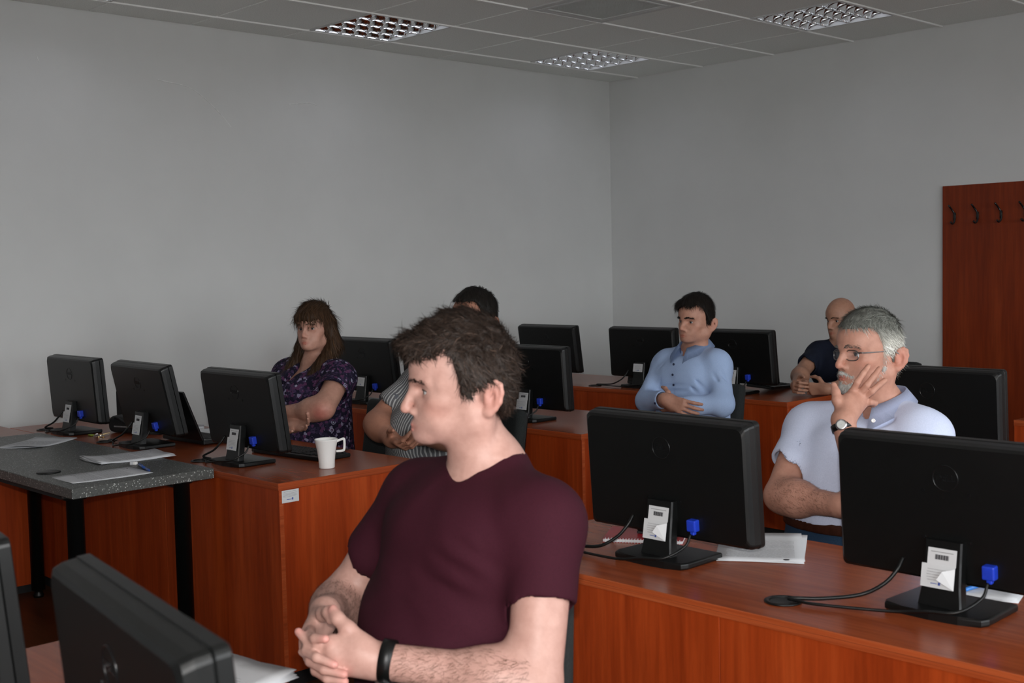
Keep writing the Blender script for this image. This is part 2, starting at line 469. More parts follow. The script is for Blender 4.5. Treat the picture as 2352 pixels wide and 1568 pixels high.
L3 = desk_row('rearmost cherry desk row, where the bald man leans', 0.24, 2.665, -1.655, -1.02, (1.135, 1.90), 'right', [(1.24, -1.575)])
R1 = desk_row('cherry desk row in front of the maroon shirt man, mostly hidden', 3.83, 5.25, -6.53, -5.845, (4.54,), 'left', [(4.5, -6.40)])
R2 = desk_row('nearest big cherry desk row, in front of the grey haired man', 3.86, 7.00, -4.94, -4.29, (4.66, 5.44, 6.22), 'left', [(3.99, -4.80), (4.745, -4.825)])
R3 = desk_row('cherry desk row behind the grey haired man', 3.86, 7.00, -3.39, -2.74, (4.66, 5.44, 6.22), 'left')
R4 = desk_row('cherry desk row at the right edge beside the coat panel', 3.86, 7.00, -1.66, -1.01, (4.66, 5.44, 6.22), 'left')

# inventory stickers on the desk ends
def sticker(parent, x, y0, y1, z0, z1, name='inventory_sticker'):
    ox, oy = parent.location.x, parent.location.y
    s = obj(name, bx(BM(), x-ox, x+.0006-ox, y0-oy, y1-oy, z0, z1), 'label_white', parent)
    b_ = BM(); h = z1-z0; wd = y1-y0
    for k, (u0, u1, f) in enumerate(((.12, .85, .12), (.08, .9, .25), (.08, .86, .34), (.08, .9, .43), (.08, .8, .52))):
        bx(b_, x+.0006-ox, x+.0009-ox, y0+wd*u0-oy, y0+wd*u1-oy, z1-h*f-.0011, z1-h*f)
    obj('print', b_, 'paper_print', s)
    b_ = BM(); bx(b_, x+.0006-ox, x+.001-ox, y0+wd*.58-oy, y0+wd*.66-oy, z0+h*.18, z0+h*.36); bx(b_, x+.0006-ox, x+.001-ox, y0+wd*.28-oy, y0+wd*.56-oy, z0+h*.22, z0+h*.27)
    obj('emblem', b_, 'blue_ink', s)
sticker(L1, 2.63, -4.722, -4.652, .668, .712)
sticker(L3, 2.665, -1.615, -1.545, .655, .702)

# brown side desk by the left wall and grey table
t = thing('side_desk', 'brown side desk against the left wall, beyond the grey table', 'desk', (0.31, -5.3, 0))
wt = obj('worktop', bx(BM(), -.30, .29, -.62, .56, DZ-.025, DZ, .001), 'cherry_top', t)
obj('side_panel', bx(BM(), .27, .288, -.60, .555, .04, DZ-.0255, .001), 'cherry_panel', t)
obj('front_panel', bx(BM(), -.298, .269, -.62, -.602, .04, DZ-.0255, .001), 'cherry_panel', t)
obj('plinth', bx(BM(), .25, .268, -.58, .53, 0, .0395), 'black_matte', t)
obj('plinth', bx(BM(), -.28, .24, -.60, -.585, 0, .0395), 'black_matte', t)
t = thing('grey_table', 'speckled grey table on black tube legs, with papers on top', 'table', (1.41, -5.015, 0))
top = obj('tabletop', bx(BM(), -.79, .80, -.272, .272, .713, .75, .003, 2), 'grey_laminate', t)
for x, y in ((-.71, -.20), (-.71, .20), (.70, -.22), (.70, .19)):
    lg = obj('leg', lathe(BM(), [(.001, 0), (.022, 0), (.024, .012), (.018, .02), (.018, .035), (.030, .037), (.030, .695), (.042, .697), (.042, .7125), (.001, .7125)], 24, False), 'black_plastic', t, True)
    lg.location = (x, y, 0)
b_ = BM()
for y in (-.2, .19): bx(b_, -.68, .67, y-.012, y+.012, .675, .712)
obj('frame_rail', b_, 'black_matte', t)
grommet(top, 1.80-1.41, -5.195+5.015, .7502, False)

# ---------------------------------------------------------------- monitors
def text_mesh(body, size, depth=0.0006):
    cu = bpy.data.curves.new('lettering', 'FONT'); cu.body = body; cu.size = size; cu.extrude = depth
    cu.align_x = 'CENTER'; cu.align_y = 'CENTER'; cu.resolution_u = 2
    to = bpy.data.objects.new('lettering', cu); C.objects.link(to)
    me = bpy.data.meshes.new_from_object(to.evaluated_get(bpy.context.evaluated_depsgraph_get()))
    bpy.data.objects.remove(to); bpy.data.curves.remove(cu)
    return me
MW, MH = .511, .306
PART = {}
def shared(key, fn, mat, smooth=False):
    if key not in PART:
        b_ = fn(); me = bpy.data.meshes.new(key)
        if isinstance(b_, bmesh.types.BMesh): b_.to_mesh(me); b_.free()
        else: me = b_
        me.materials.append(MATS[mat])
        if smooth: me.polygons.foreach_set('use_smooth', [True]*len(me.polygons))
        PART[key] = me
    return PART[key]
def rrect(w_, h_, r, n=4):
    pts = []
    for cx, cz, a0 in ((w_/2-r, h_/2-r, 0), (-w_/2+r, h_/2-r, 90), (-w_/2+r, -h_/2+r, 180), (w_/2-r, -h_/2+r, 270)):
        for k in range(n+1):
            a = math.radians(a0+90*k/n); pts.append((cx+r*math.cos(a), cz+r*math.sin(a)))
    return pts
def housing():
    b_ = BM(); rings = []
    for y, ins in ((.034, .0015), (.0325, 0), (.016, 0), (.0145, .0025), (.013, .0015), (-.004, .003), (-.017, .007), (-.022, .013)):
        rings.append([b_.verts.new((x, y, z)) for x, z in rrect(MW-2*ins, MH-2*ins, .012 if ins < .01 else .02)])
    n = len(rings[0])
    for a, b in zip(rings, rings[1:]):
        for k in range(n): b_.faces.new((a[k], a[(k+1) % n], b[(k+1) % n], b[k]))
    b_.faces.new(rings[0]); b_.faces.new(rings[-1][::-1])
    bmesh.ops.recalc_face_normals(b_, faces=b_.faces)
    return b_
def vents():
    b_ = BM()
    for k in range(46):
        x = -.205+.41*k/45
        if k % 6 == 5: continue
        bx(b_, x-.0024, x+.0024, -.0206, -.0196, .1322, .1345)
    return b_
def ring():
    b_ = BM()
    tube(b_, [(.027*math.cos(2*PI*k/40), -.0222, .027*math.sin(2*PI*k/40)) for k in range(40)], .0012, 6, True)
    return b_
def logo_text():
    me = text_mesh('DELL', .019)
    me.transform(Matrix.Translation((0, -.0224, 0)) @ Matrix.Rotation(PI/2, 4, 'X'))
    return me
def neck():
    b_ = BM()
    prof = [(-.045, .012, .048), (-.036, .06, .042), (-.028, .11, .040), (-.024, .150, .040)]
    rows = []
    for y, z, hw in prof:
        rows.append([b_.verts.new(p) for p in ((-hw+.003, y, z), (hw-.003, y, z), (hw, y+.004, z), (hw, y+.026, z), (-hw, y+.026, z), (-hw, y+.004, z))])
    for a, b in zip(rows, rows[1:]):
        for k in range(6): b_.faces.new((a[k], a[(k+1) % 6], b[(k+1) % 6], b[k]))
    b_.faces.new(rows[0][::-1]); b_.faces.new(rows[-1])
    bmesh.ops.recalc_face_normals(b_, faces=b_.faces)
    return b_
def base():
    pts = [(-.108, .085), (-.112, -.055), (-.104, -.074), (-.06, -.084), (0, -.088), (.06, -.084), (.104, -.074), (.112, -.055), (.108, .085)]
    return prism(BM(), pts, 0, .017, .005, 3)
def barcode():
    b_ = BM()
    for k in range(16):
        x = -.014+.028*k/15
        bx(b_, x-.0005-.0003*(k*7 % 3), x+.0005, -.0007, -.0003, -.006, .004)
    bx(b_, -.024, .024, -.0007, -.0003, .009, .0098)
    return b_
def note_print():
    b_ = BM()
    for k, (u0, u1) in enumerate(((-.022, .02), (-.024, .024), (-.024, .021), (-.024, .024), (-.022, .01))):
        bx(b_, u0, u1, -.0007, -.0003, .013-.0055*k, .0142-.0055*k)
    return b_
def emblem():
    b_ = BM(); bx(b_, .002, .007, -.0008, -.0003, -.018, -.012); bx(b_, -.014, 0, -.0007, -.0003, -.016, -.0145)
    return b_
def monitor(label, x, y, rz=0.0, tilt=6.0, grom=(-.28, -.17), note='plain', barcode_on=True):
    t = thing('computer_monitor', label, 'monitor', (x, y, DZ), math.radians(rz), 'black desktop monitors')
    obj('stand_base', shared('stand_base', base, 'black_plastic', False), None, t)
    nk = obj('stand_neck', shared('stand_neck', neck, 'black_plastic'), None, t)
    hs = obj('housing', shared('housing', housing, 'black_plastic'), None, t)
    hs.location = (0, .012, .206); hs.rotation_euler = (math.radians(tilt), 0, 0)
    def sub(name, key, fn, mat, sm=False): return obj(name, shared(key, fn, mat, sm), None, hs)
    sub('screen', 'screen', lambda: bx(BM(), -MW/2+.018, MW/2-.018, .0335, .0348, -MH/2+.024, MH/2-.018), 'screen')
    sub('vent_slots', 'vents', vents, 'dark_void')
    lr = sub('logo_ring', 'logo_ring', ring, 'black_gloss', True); lr.location = (0, 0, .075)
    lt = sub('logo_lettering', 'logo_text', logo_text, 'black_gloss'); lt.location = (0, 0, .075)
    for sx in (-.05, .05):
        for sz in (-.055, .045):
            s_ = sub('screw', 'screw', lambda: xf(lathe(BM(), [(.001, .0), (.004, 0), (.004, .0015), (.001, .0015)], 12, False), Matrix.Translation((0, -.0215, 0)) @ Matrix.Rotation(PI/2, 4, 'X')), 'black_gloss')
            s_.location = (sx, 0, sz)
    rl = sub('rating_label', 'rating', lambda: bx(BM(), -.032, .032, -.0226, -.0219, -.006, .004), 'grey_print'); rl.location = (.0, 0, -.062)
    rl = sub('rating_label', 'rating2', lambda: bx(BM(), -.025, .025, -.019, -.0178, -.007, .004), 'grey_print'); rl.location = (.10, 0, -.118)
    vg = sub('video_plug', 'plug', lambda: bx(bx(BM(), -.013, .013, -.040, -.016, -.017, .012, .003, 2), -.006, .006, -.036, -.024, -.026, -.016, .002), 'vga_blue'); vg.location = (.092, 0, -.104)
    # asset labels on the neck
    def on_neck(name, key, fn, mat, z, par=nk, dx=0, dy=0, rx=0.17):
        o = obj(name, shared(key, fn, mat), None, par)
        if par is nk:
            o.location = (dx, -.0445+(z-.012)*.17+dy, z); o.rotation_euler = (-rx, 0, 0)
        return o
    if barcode_on:
        a = on_neck('asset_label', 'asset', lambda: bx(BM(), -.031, .031, -.0003, .0003, -.018, .017), 'label_white', .118, dy=-.0022)
        on_neck('barcode', 'barcode', barcode, 'ink', 0, a)
    b = on_neck('note_label', 'note', lambda: bx(BM(), -.036, .036, -.0003, .0003, -.024, .024), 'label_white', .078 if barcode_on else .118, dx=-.006, dy=-.003)
    if note == 'folded':
        b_ = BM(); vs_ = [b_.verts.new(p) for p in ((.036, -.0005, -.024), (.036, -.0005, .02), (.014, -.012, .012), (.004, -.014, -.006))]
        b_.faces.new(vs_); obj('folded_corner', b_, 'label_white', b)
    on_neck('print', 'note_print', note_print, 'paper_print', 0, b); on_neck('emblem', 'emblem', emblem, 'blue_ink', 0, b)
    # cords
    gx, gy = grom
    ct, st = math.cos(math.radians(tilt)), math.sin(math.radians(tilt))
    pz = .206-.118*ct+.02*st; py = .012-.04*ct-.118*st*.0
    pw = catmull([(-.095, -.012, .10), (-.10, -.03, .075), (-.12, -.05, .045), (-.16, -.075, .02), (gx*.75, gy*.75, .012), (gx+.03, gy+.012, .011), (gx+.01, gy+.004, .010)], 7)
    obj('power_cord', tube(BM(), pw, .0042, 8), 'black_plastic', t, True)
    vc = catmull([(.092, -.020, .078), (.089, -.040, .050), (.06, -.085, .026), (.0, -.100, .020), (-.07, -.112, .0095), (gx*.72, gy*.9-.012, .0085), (gx+.03, gy, .009), (gx+.012, gy+.0, .009)], 7)
    obj('video_cable', tube(BM(), vc, .0033, 8), 'black_plastic', t, True)
    return t
monitor('leftmost black monitor in the row along the left wall', .69, -4.605, 0, 4, (-.22, -.05))
monitor('tilted black monitor directly in front of the open laptop', 1.385, -4.60, -2, 12, (-.265, -.055))
monitor('black monitor beside the white cup, in front of the woman', 2.125, -4.575, 0, 8, (-.17, -.08))
monitor('black monitor behind the right shoulder of the woman', .80, -2.985, 0, 7, (-.2, -.06), barcode_on=False)
monitor('black monitor mostly hidden behind the head of the maroon shirt man, left of his face', 1.40, -2.985, 0, 4, (-.2, -.06))
monitor('black monitor just right of the head of the maroon shirt man', 2.09, -2.985, 0, 4, (-.29, -.105))
monitor('farthest black monitor on the rear row, near the left wall', .755, -1.49, 0, 8, (-.2, -.06))
monitor('black monitor on the rear row, left of the blue shirt man', 1.53, -1.475, 0, 4, (-.29, -.10), barcode_on=False)
monitor('black monitor behind the left shoulder of the blue shirt man', 2.19, -1.455, 0, 7, (-.2, -.08))
monitor("nearest black monitor at bottom left, seen steeply from behind", 4.887, -6.385, -9, 5, (-.36, -.115))
monitor('black monitor cut off by the lower left edge', 4.215, -6.345, -9, 5, (-.2, -.115))
monitor('large black monitor in the middle, behind the red notebook', 4.315, -4.69, 0, 4, (-.32, -.11), note='folded')
monitor('large black monitor at right, hiding the arm of the grey haired man', 5.035, -4.655, 0, 4, (-.29, -.17), note='folded')
monitor('black monitor behind the shoulder of the grey haired man', 4.205, -3.12, 0, 4, (-.2, -.1))
monitor('black monitor just past the right edge of the photo', 4.40, -1.50, 0, 4, (-.2, -.08))

# ---------------------------------------------------------------- things on the desks
def sheet(label, c, rz, w_=.21, h_=.297, n=1, lines=True, cat='paper', curl=.004, name='paper_sheet', z=DZ, header=True):
    """a sheet or a loose stack; (0,0) is the middle, y is up the page"""
    t = thing(name, label, cat, (c[0], c[1], z), math.radians(rz))
    for k in range(n):
        b_ = BM(); nx, ny = 6, 8
        dx, dy, dr = (rng.normal(0, .004), rng.normal(0, .005), rng.normal(0, .03)) if k else (0, 0, 0)
        g = []
        for j in range(ny+1):
            row = []
            for i in range(nx+1):
                x = (i/nx-.5)*w_; y = (j/ny-.5)*h_
                zz = .0006+k*.0012+curl*(abs(y/h_*2)**3)*(.5+.5*math.sin(3*x/w_+1.3*k+2*y/h_))*(1 if y < 0 else .6)
                X = x*math.cos(dr)-y*math.sin(dr)+dx; Y = x*math.sin(dr)+y*math.cos(dr)+dy
                row.append(b_.verts.new((X, Y, max(zz, .0006))))
            g.append(row)
        for j in range(ny):
            for i in range(nx): b_.faces.new((g[j][i], g[j][i+1], g[j+1][i+1], g[j+1][i]))
        r_ = bmesh.ops.extrude_face_region(b_, geom=b_.faces[:])
        bmesh.ops.translate(b_, vec=(0, 0, -.0005), verts=[v for v in r_['geom'] if isinstance(v, bmesh.types.BMVert)])
        bmesh.ops.recalc_face_normals(b_, faces=b_.faces)
        sh = obj('sheet', b_, 'paper', t, True)
    if lines:
        b_ = BM(); zt_ = .0009+(n-1)*.0012
        y = h_*.36
        while y > -h_*.34:
            x = -w_*.4
            while x < w_*.36:
                L = random.uniform(.012, .035)
                if y > -h_*.30 or random.random() < .4: bx(b_, x, min(x+L, w_*.4), y-.0011, y+.0011, zt_, zt_+.0003)
                x += L+.004
            y -= .0095 if random.random() < .85 else .019
        obj('print', b_, 'paper_print', t)
        if header:
            b_ = lathe(BM(), [(.0005, zt_+.0003), (.008, zt_+.0003)], 16, False)
            e = obj('letterhead_emblem', b_, 'ink', t); e.location = (-w_*.3, h_*.43, 0)
    return t
def pen(label, p, q, col, z=DZ, dark='black_plastic'):
    p = Vector((*p, z+.0065)); q = Vector((*q, z+.0055))
    d = q-p; L = d.length
    t = thing('ballpoint_pen', label, 'pen', p, 0)
    M = d.to_track_quat('Z', 'Y').to_matrix().to_4x4()
    for nm, prof, mt in (('barrel', [(.0005, .03*L), (.0048, .03*L), (.0052, .3*L), (.0052, .62*L), (.0005, .62*L)], col), ('grip', [(.0005, .62*L), (.0054, .625*L), (.0052, .9*L), (.002, .97*L), (.0008, L), (.0003, L)], dark),
                         ('button', [(.0005, -.02*L), (.0028, -.02*L), (.0028, .03*L), (.0005, .03*L)], dark)):
        obj(nm, xf(lathe(BM(), prof, 14, False), M), mt, t, True)
    b_ = bx(BM(), -.0015, .0015, .005, .0075, .04*L, .34*L); obj('clip', xf(b_, M), dark, t)
    return t
sheet('white printed paper sheet at the far end of the grey table', (.98, -4.905), 34, n=2, z=.75, curl=.012)
sheet('stack of white printed papers in the middle of the grey table', (1.70, -4.835), -4, w_=.22, h_=.30, n=5, z=.75, curl=.012)
sheet('single printed sheet at the near corner of the grey table', (2.02, -5.09), -2, z=.75, n=1, curl=.003)
pen('blue pen lying between the papers on the grey table', (1.935, -4.905), (2.105, -4.945), 'pen_dark_blue', .75, 'pen_dark_blue')
t = thing('eraser', 'small white eraser beside the blue pen on the grey table', 'eraser', (1.885, -4.900, .75), .6)
obj('body', bx(BM(), -.013, .013, -.008, .008, .0002, .012, .003, 2), 'ceramic', t)
obj('sleeve', bx(BM(), -.0135, .004, -.0084, .0084, .0001, .0124, .002), 'paper', t)
sheet('printed papers under the black pen on the nearest big desk', (4.43, -4.452), 214, n=4, curl=.004)
pen('black pen lying on the printed papers', (4.308, -4.425), (4.40, -4.503), 'black_gloss', DZ+.006)
sheet('blank white notepad on the big desk, under the blue and black pen', (5.02, -4.435), 15, w_=.15, h_=.20, n=5, lines=False, cat='notepad', curl=.001, name='notepad')
pen('blue and black pen lying on the white notepad', (5.005, -4.535), (5.02, -4.385), 'pen_blue', DZ+.006)
sheet('white papers on the front desk, at the bottom of the photo', (4.30, -5.985), 8, n=5, curl=.016)
# red spiral notebook with a black wallet on it
t = thing('spiral_notebook', 'red spiral bound notebook behind the middle monitor', 'notebook', (4.125, -4.540, DZ), math.radians(32))
obj('pages', bx(BM(), -.105, .105, -.075, .075, .001, .009, .001), 'paper', t)
cv = obj('cover', bx(BM(), -.106, .106, -.076, .076, .0092, .0102, .0004), 'red_cover', t)
obj('back_cover', bx(BM(), -.106, .106, -.076, .076, .0, .0009), 'red_cover', t)
obj('cover_patch', bx(BM(), .02, .09, -.03, .05, .0102, .0105), 'dark_green', cv)
b_ = BM()
for k in range(26):
    x = -.098+.196*k/25
    tube(b_, [(x, -.076+.0065*math.cos(a), .0055+.0065*math.sin(a)) for a in [2*PI*q/10 for q in range(10)]], .0009, 5, True)
obj('spiral_binding', b_, 'paper', t, True)
t = thing('wallet', 'black leather wallet lying on the red notebook', 'wallet', (4.140, -4.497, DZ+.0108), math.radians(25))
obj('lower_flap', bx(BM(), -.055, .055, -.045, .045, 0, .008, .003, 2), 'black_matte', t)
obj('upper_flap', bx(BM(), -.055, .054, -.044, .046, .0085, .016, .003, 2), 'black_matte', t)
# white cup
t = thing('white_cup', 'white flared ceramic cup with square handle, on the desk before the woman', 'cup', (2.487, -4.43, DZ))
obj('body', lathe(BM(), [(.001, .0005), (.028, .0005), (.0295, .003), (.0305, .03), (.0345, .065), (.0425, .104), (.0440, .108), (.0425, .1095), (.0405, .106), (.0325, .066), (.0285, .03), (.027, .006), (.001, .006)], 40, False), 'ceramic', t, True)
rx_, ry_ = .69, .72
hp = [(.036, .098), (.062, .108), (.068, .103), (.067, .072), (.061, .064), (.0365, .062)]
b_ = BM(); tube(b_, catmull([(r*rx_, r*ry_, z) for r, z in hp], 5), .0048, 8)
obj('handle', b_, 'ceramic', t, True)
# keyboards
def keyboard(label, c, rz, z=DZ, tilt=None):
    t = thing('keyboard', label, 'keyboard', (c[0], c[1], z), math.radians(rz))
    if tilt: t.rotation_euler = tilt
    pts = [(-.225, .07), (.225, .07), (.225, -.07), (.20, -.078), (-.20, -.078), (-.225, -.07)]
    body = obj('body', prism(BM(), pts, 0.001, .018, .004, 2), 'black_plastic', t)
    b_ = BM()
    for r_ in range(6):
        y = .052-.0195*r_-(.004 if r_ else 0)
        n_ = 15
        for k in range(n_):
            x = -.212+.0188*k
            if r_ == 5 and 3 < k < 10:
                continue
            bx(b_, x, x+.0165, y-.0085, y+.0085, .018, .0225, .002)
        for k in range(7):
            x = .085+.0188*k
            if (k == 3) and r_ < 6: continue
            if k < 3 and r_ in (3,): continue
            bx(b_, x, x+.0165, y-.0085, y+.0085, .018, .0225, .002)
        if r_ == 5: bx(b_, -.13, -.02, y-.0085, y+.0085, .018, .0225, .002)
    keys = obj('keys', b_, 'black_matte', t); keys['kind'] = 'stuff'
    return t
keyboard('black keyboard lying behind the white cup', (2.13, -4.31), 5)
obj('cord', tube(BM(), catmull([(-.1, .072, .012), (-.06, .12, .004), (.03, .15, .004), (.08, .19, .004)], 6), .002, 6), 'black_plastic', bpy.data.objects['keyboard'], True)
keyboard('black keyboard propped against the monitor stand on the rear row', (2.262, -1.215), 108, DZ+.020, (.10, math.radians(4), math.radians(108)))
keyboard('black keyboard standing behind the monitor left of the blue shirt man', (1.545, -1.335), 0, DZ+.07, (math.radians(75), 0, 0))
# laptop
t = thing('open_laptop', 'open black laptop beside the tilted monitor', 'laptop', (1.42, -4.33, DZ), math.radians(2))
bs = obj('base', bx(BM(), -.17, .17, -.115, .125, .004, .024, .004, 2), 'black_plastic', t)
obj('palm_rest', bx(BM(), -.165, .165, .03, .122, .0235, .0248, .0005), 'steel', bs)
b_ = BM()
for r_ in range(5):
    for k in range(15): bx(b_, -.155+.0205*k, -.155+.0205*k+.018, -.085+.021*r_, -.085+.021*r_+.018, .0242, .0265, .001)
kk = obj('keys', b_, 'black_matte', bs); kk['kind'] = 'stuff'
ld = obj('lid', bx(BM(), -.17, .17, -.006, .006, 0, .235, .005, 3), 'black_gloss', t)
ld.location = (0, -.115, .022); ld.rotation_euler = (math.radians(22), 0, 0)
obj('screen', bx(BM(), -.155, .155, .0058, .0072, .02, .22), 'screen', ld)
# keys, pouch and papers behind the leftmost monitors
t = thing('key_bunch', 'bunch of shiny keys with a lime green tag on the desk', 'keys', (.905, -4.60, DZ))
obj('tag', xf(bx(BM(), -.030, .004, -.010, .010, .001, .007, .003, 2), Matrix.Translation((-.03, -.004, 0))), 'lime_tag', t)
obj('key_ring', tube(BM(), [(.014*math.cos(2*PI*k/20), .014*math.sin(2*PI*k/20), .003) for k in range(20)], .0013, 6, True), 'steel', t, True)
for k, a in enumerate((0.2, .75, 1.25, -.35)):
    b_ = lathe(BM(), [(.001, 0), (.011, 0), (.011, .0022), (.001, .0022)], 14, False)
    bx(b_, .010, .042, -.0035, .0035, 0, .0022); bx(b_, .034, .038, -.006, 0, 0, .0022)
    o = obj('key', b_, 'steel' if k % 2 else 'brass', t); o.location = (.02*math.cos(a), .02*math.sin(a), .001+.0024*k); o.rotation_euler = (0, -.08*k, a)
t = thing('camera_pouch', 'black soft pouch with a strap behind the leftmost monitors', 'bag', (.91, -4.40, DZ), .35)
b_ = bx(BM(), -.12, .12, -.075, .07, 0.001, .075, .028, 4)
for v in b_.verts:
    v.co.z = max(.001, v.co.z*(.78+.22*math.sin(9*v.co.x+2)+.1*math.cos(14*v.co.y)))
obj('body', b_, 'black_matte', t, True)
obj('strap', tube(BM(), catmull([(-.11, -.02, .05), (-.05, -.08, .075), (.06, -.085, .03), (.16, -.09, .012), (.23, -.05, .012), (.25, .03, .02)], 6), .006, 6), 'black_matte', t, True)
obj('zip', bx(BM(), -.07, .07, -.078, -.074, .03, .036), 'steel', t)
t = thing('file_folder', 'black folder with a pale tag standing between the two left monitors', 'folder', (.74, -4.30, DZ), .1)
obj('cover', bx(BM(), -.16, .16, -.03, .012, .001, .17, .004), 'black_matte', t)
obj('pages', bx(BM(), -.157, .157, -.026, .008, .003, .1705), 'black_matte', t)
o = obj('tag', bx(BM(), -.024, .024, -.0325, -.0302, -.006, .006), 'gold_tag', t); o.location = (.13, 0, .12); o.rotation_euler = (0, -.38, 0)
o = obj('tag', bx(BM(), -.028, .028, -.0325, -.0302, -.0025, .0025), 'gold_tag', t); o.location = (.13, 0, .075); o.rotation_euler = (0, -.45, 0)
sheet('crumpled white papers beside the black pouch on the left desk', (1.10, -4.245), 60, w_=.15, h_=.21, n=2, curl=.03)
sheet('white papers lying under the cables behind the woman', (1.02, -2.80), 20, n=2, curl=.004)
# ---------------------------------------------------------------- people: implicit-surface modelling
A_ = lambda p: np.array(p, float)
class Sdf:
    """ordered list of smooth unions / cuts of round cones and ellipsoids, in metres, world space"""
    def __init__(s): s.p = []; s.post = []
    def rc(s, a, b, ra, rb, k=.012, op='u'):
        a, b = A_(a), A_(b)
        c = (a+b)/2; R = np.linalg.norm(b-a)/2+max(ra, rb)
        s.p.append(('rc', (a, b, ra, rb), k, op, c, R)); return s
    def el(s, c, r, M=None, k=.012, op='u'):
        c, r = A_(c), A_(r) if np.ndim(r) else np.full(3, float(r))
        s.p.append(('el', (c, r, np.eye(3) if M is None else M), k, op, c, r.max())); return s
    def fn(s, f, c, R, k=.01, op='u'):
        s.p.append(('fn', f, k, op, A_(c), R)); return s
    def bounds(s):
        lo = np.full(3, 1e9); hi = -lo
        for kd, d, k, op, c, R in s.p:
            if op == 'u': lo = np.minimum(lo, c-R); hi = np.maximum(hi, c+R)
        return lo-.02, hi+.02
    def ev(s, P, marg):
        lo, hi = P.min(0), P.max(0)
        d = np.full(len(P), .5)
        if getattr(s, '_n', -1) != len(s.p):
            s._n = len(s.p); s._c = np.array([p[4] for p in s.p]); s._r = np.array([p[5] for p in s.p]); s._k = np.array([0.14 if p[0] == 'el' and p[5] > .05 else .076 for p in s.p])
        qq = np.clip(s._c, lo, hi)-s._c
        use = (qq**2).sum(1) <= (s._r+np.maximum(marg, s._k))**2
        for (kd, a, k, op, c, R), u_ in zip(s.p, use):
            if not u_ and op != 'i': continue
            if kd == 'rc':
                A, B, ra, rb = a; ba = B-A; pa = P-A
                t = np.clip(pa@ba/max(ba@ba, 1e-12), 0, 1)
                x = np.sqrt(((pa-t[:, None]*ba)**2).sum(1))-(ra+(rb-ra)*t)
            elif kd == 'el':
                q = (P-a[0])@a[2]
                k0 = np.sqrt(((q/a[1])**2).sum(1)); k1 = np.sqrt(((q/a[1]**2)**2).sum(1))
                x = np.where(k0 < 1e-6, -a[1].min(), k0*(k0-1)/np.maximum(k1, 1e-9))
            else: x = a(P)
            if op == 'u':
                h = np.maximum(k-np.abs(d-x), 0)/k
                h *= np.clip((.07-np.maximum(d, x))*28.6, 0, 1)          # far prims never blend, so culling them changes nothing
                d = np.minimum(d, x)-h*h*k*.25
            elif op == 's':
                h = np.maximum(k-np.abs(d+x), 0)/k
                d = np.maximum(d, -x)+h*h*k*.25
            else:
                h = np.maximum(k-np.abs(d-x), 0)/k
                d = np.maximum(d, x)+h*h*k*.25
        for f in s.post: d = d+f(P)
        return d
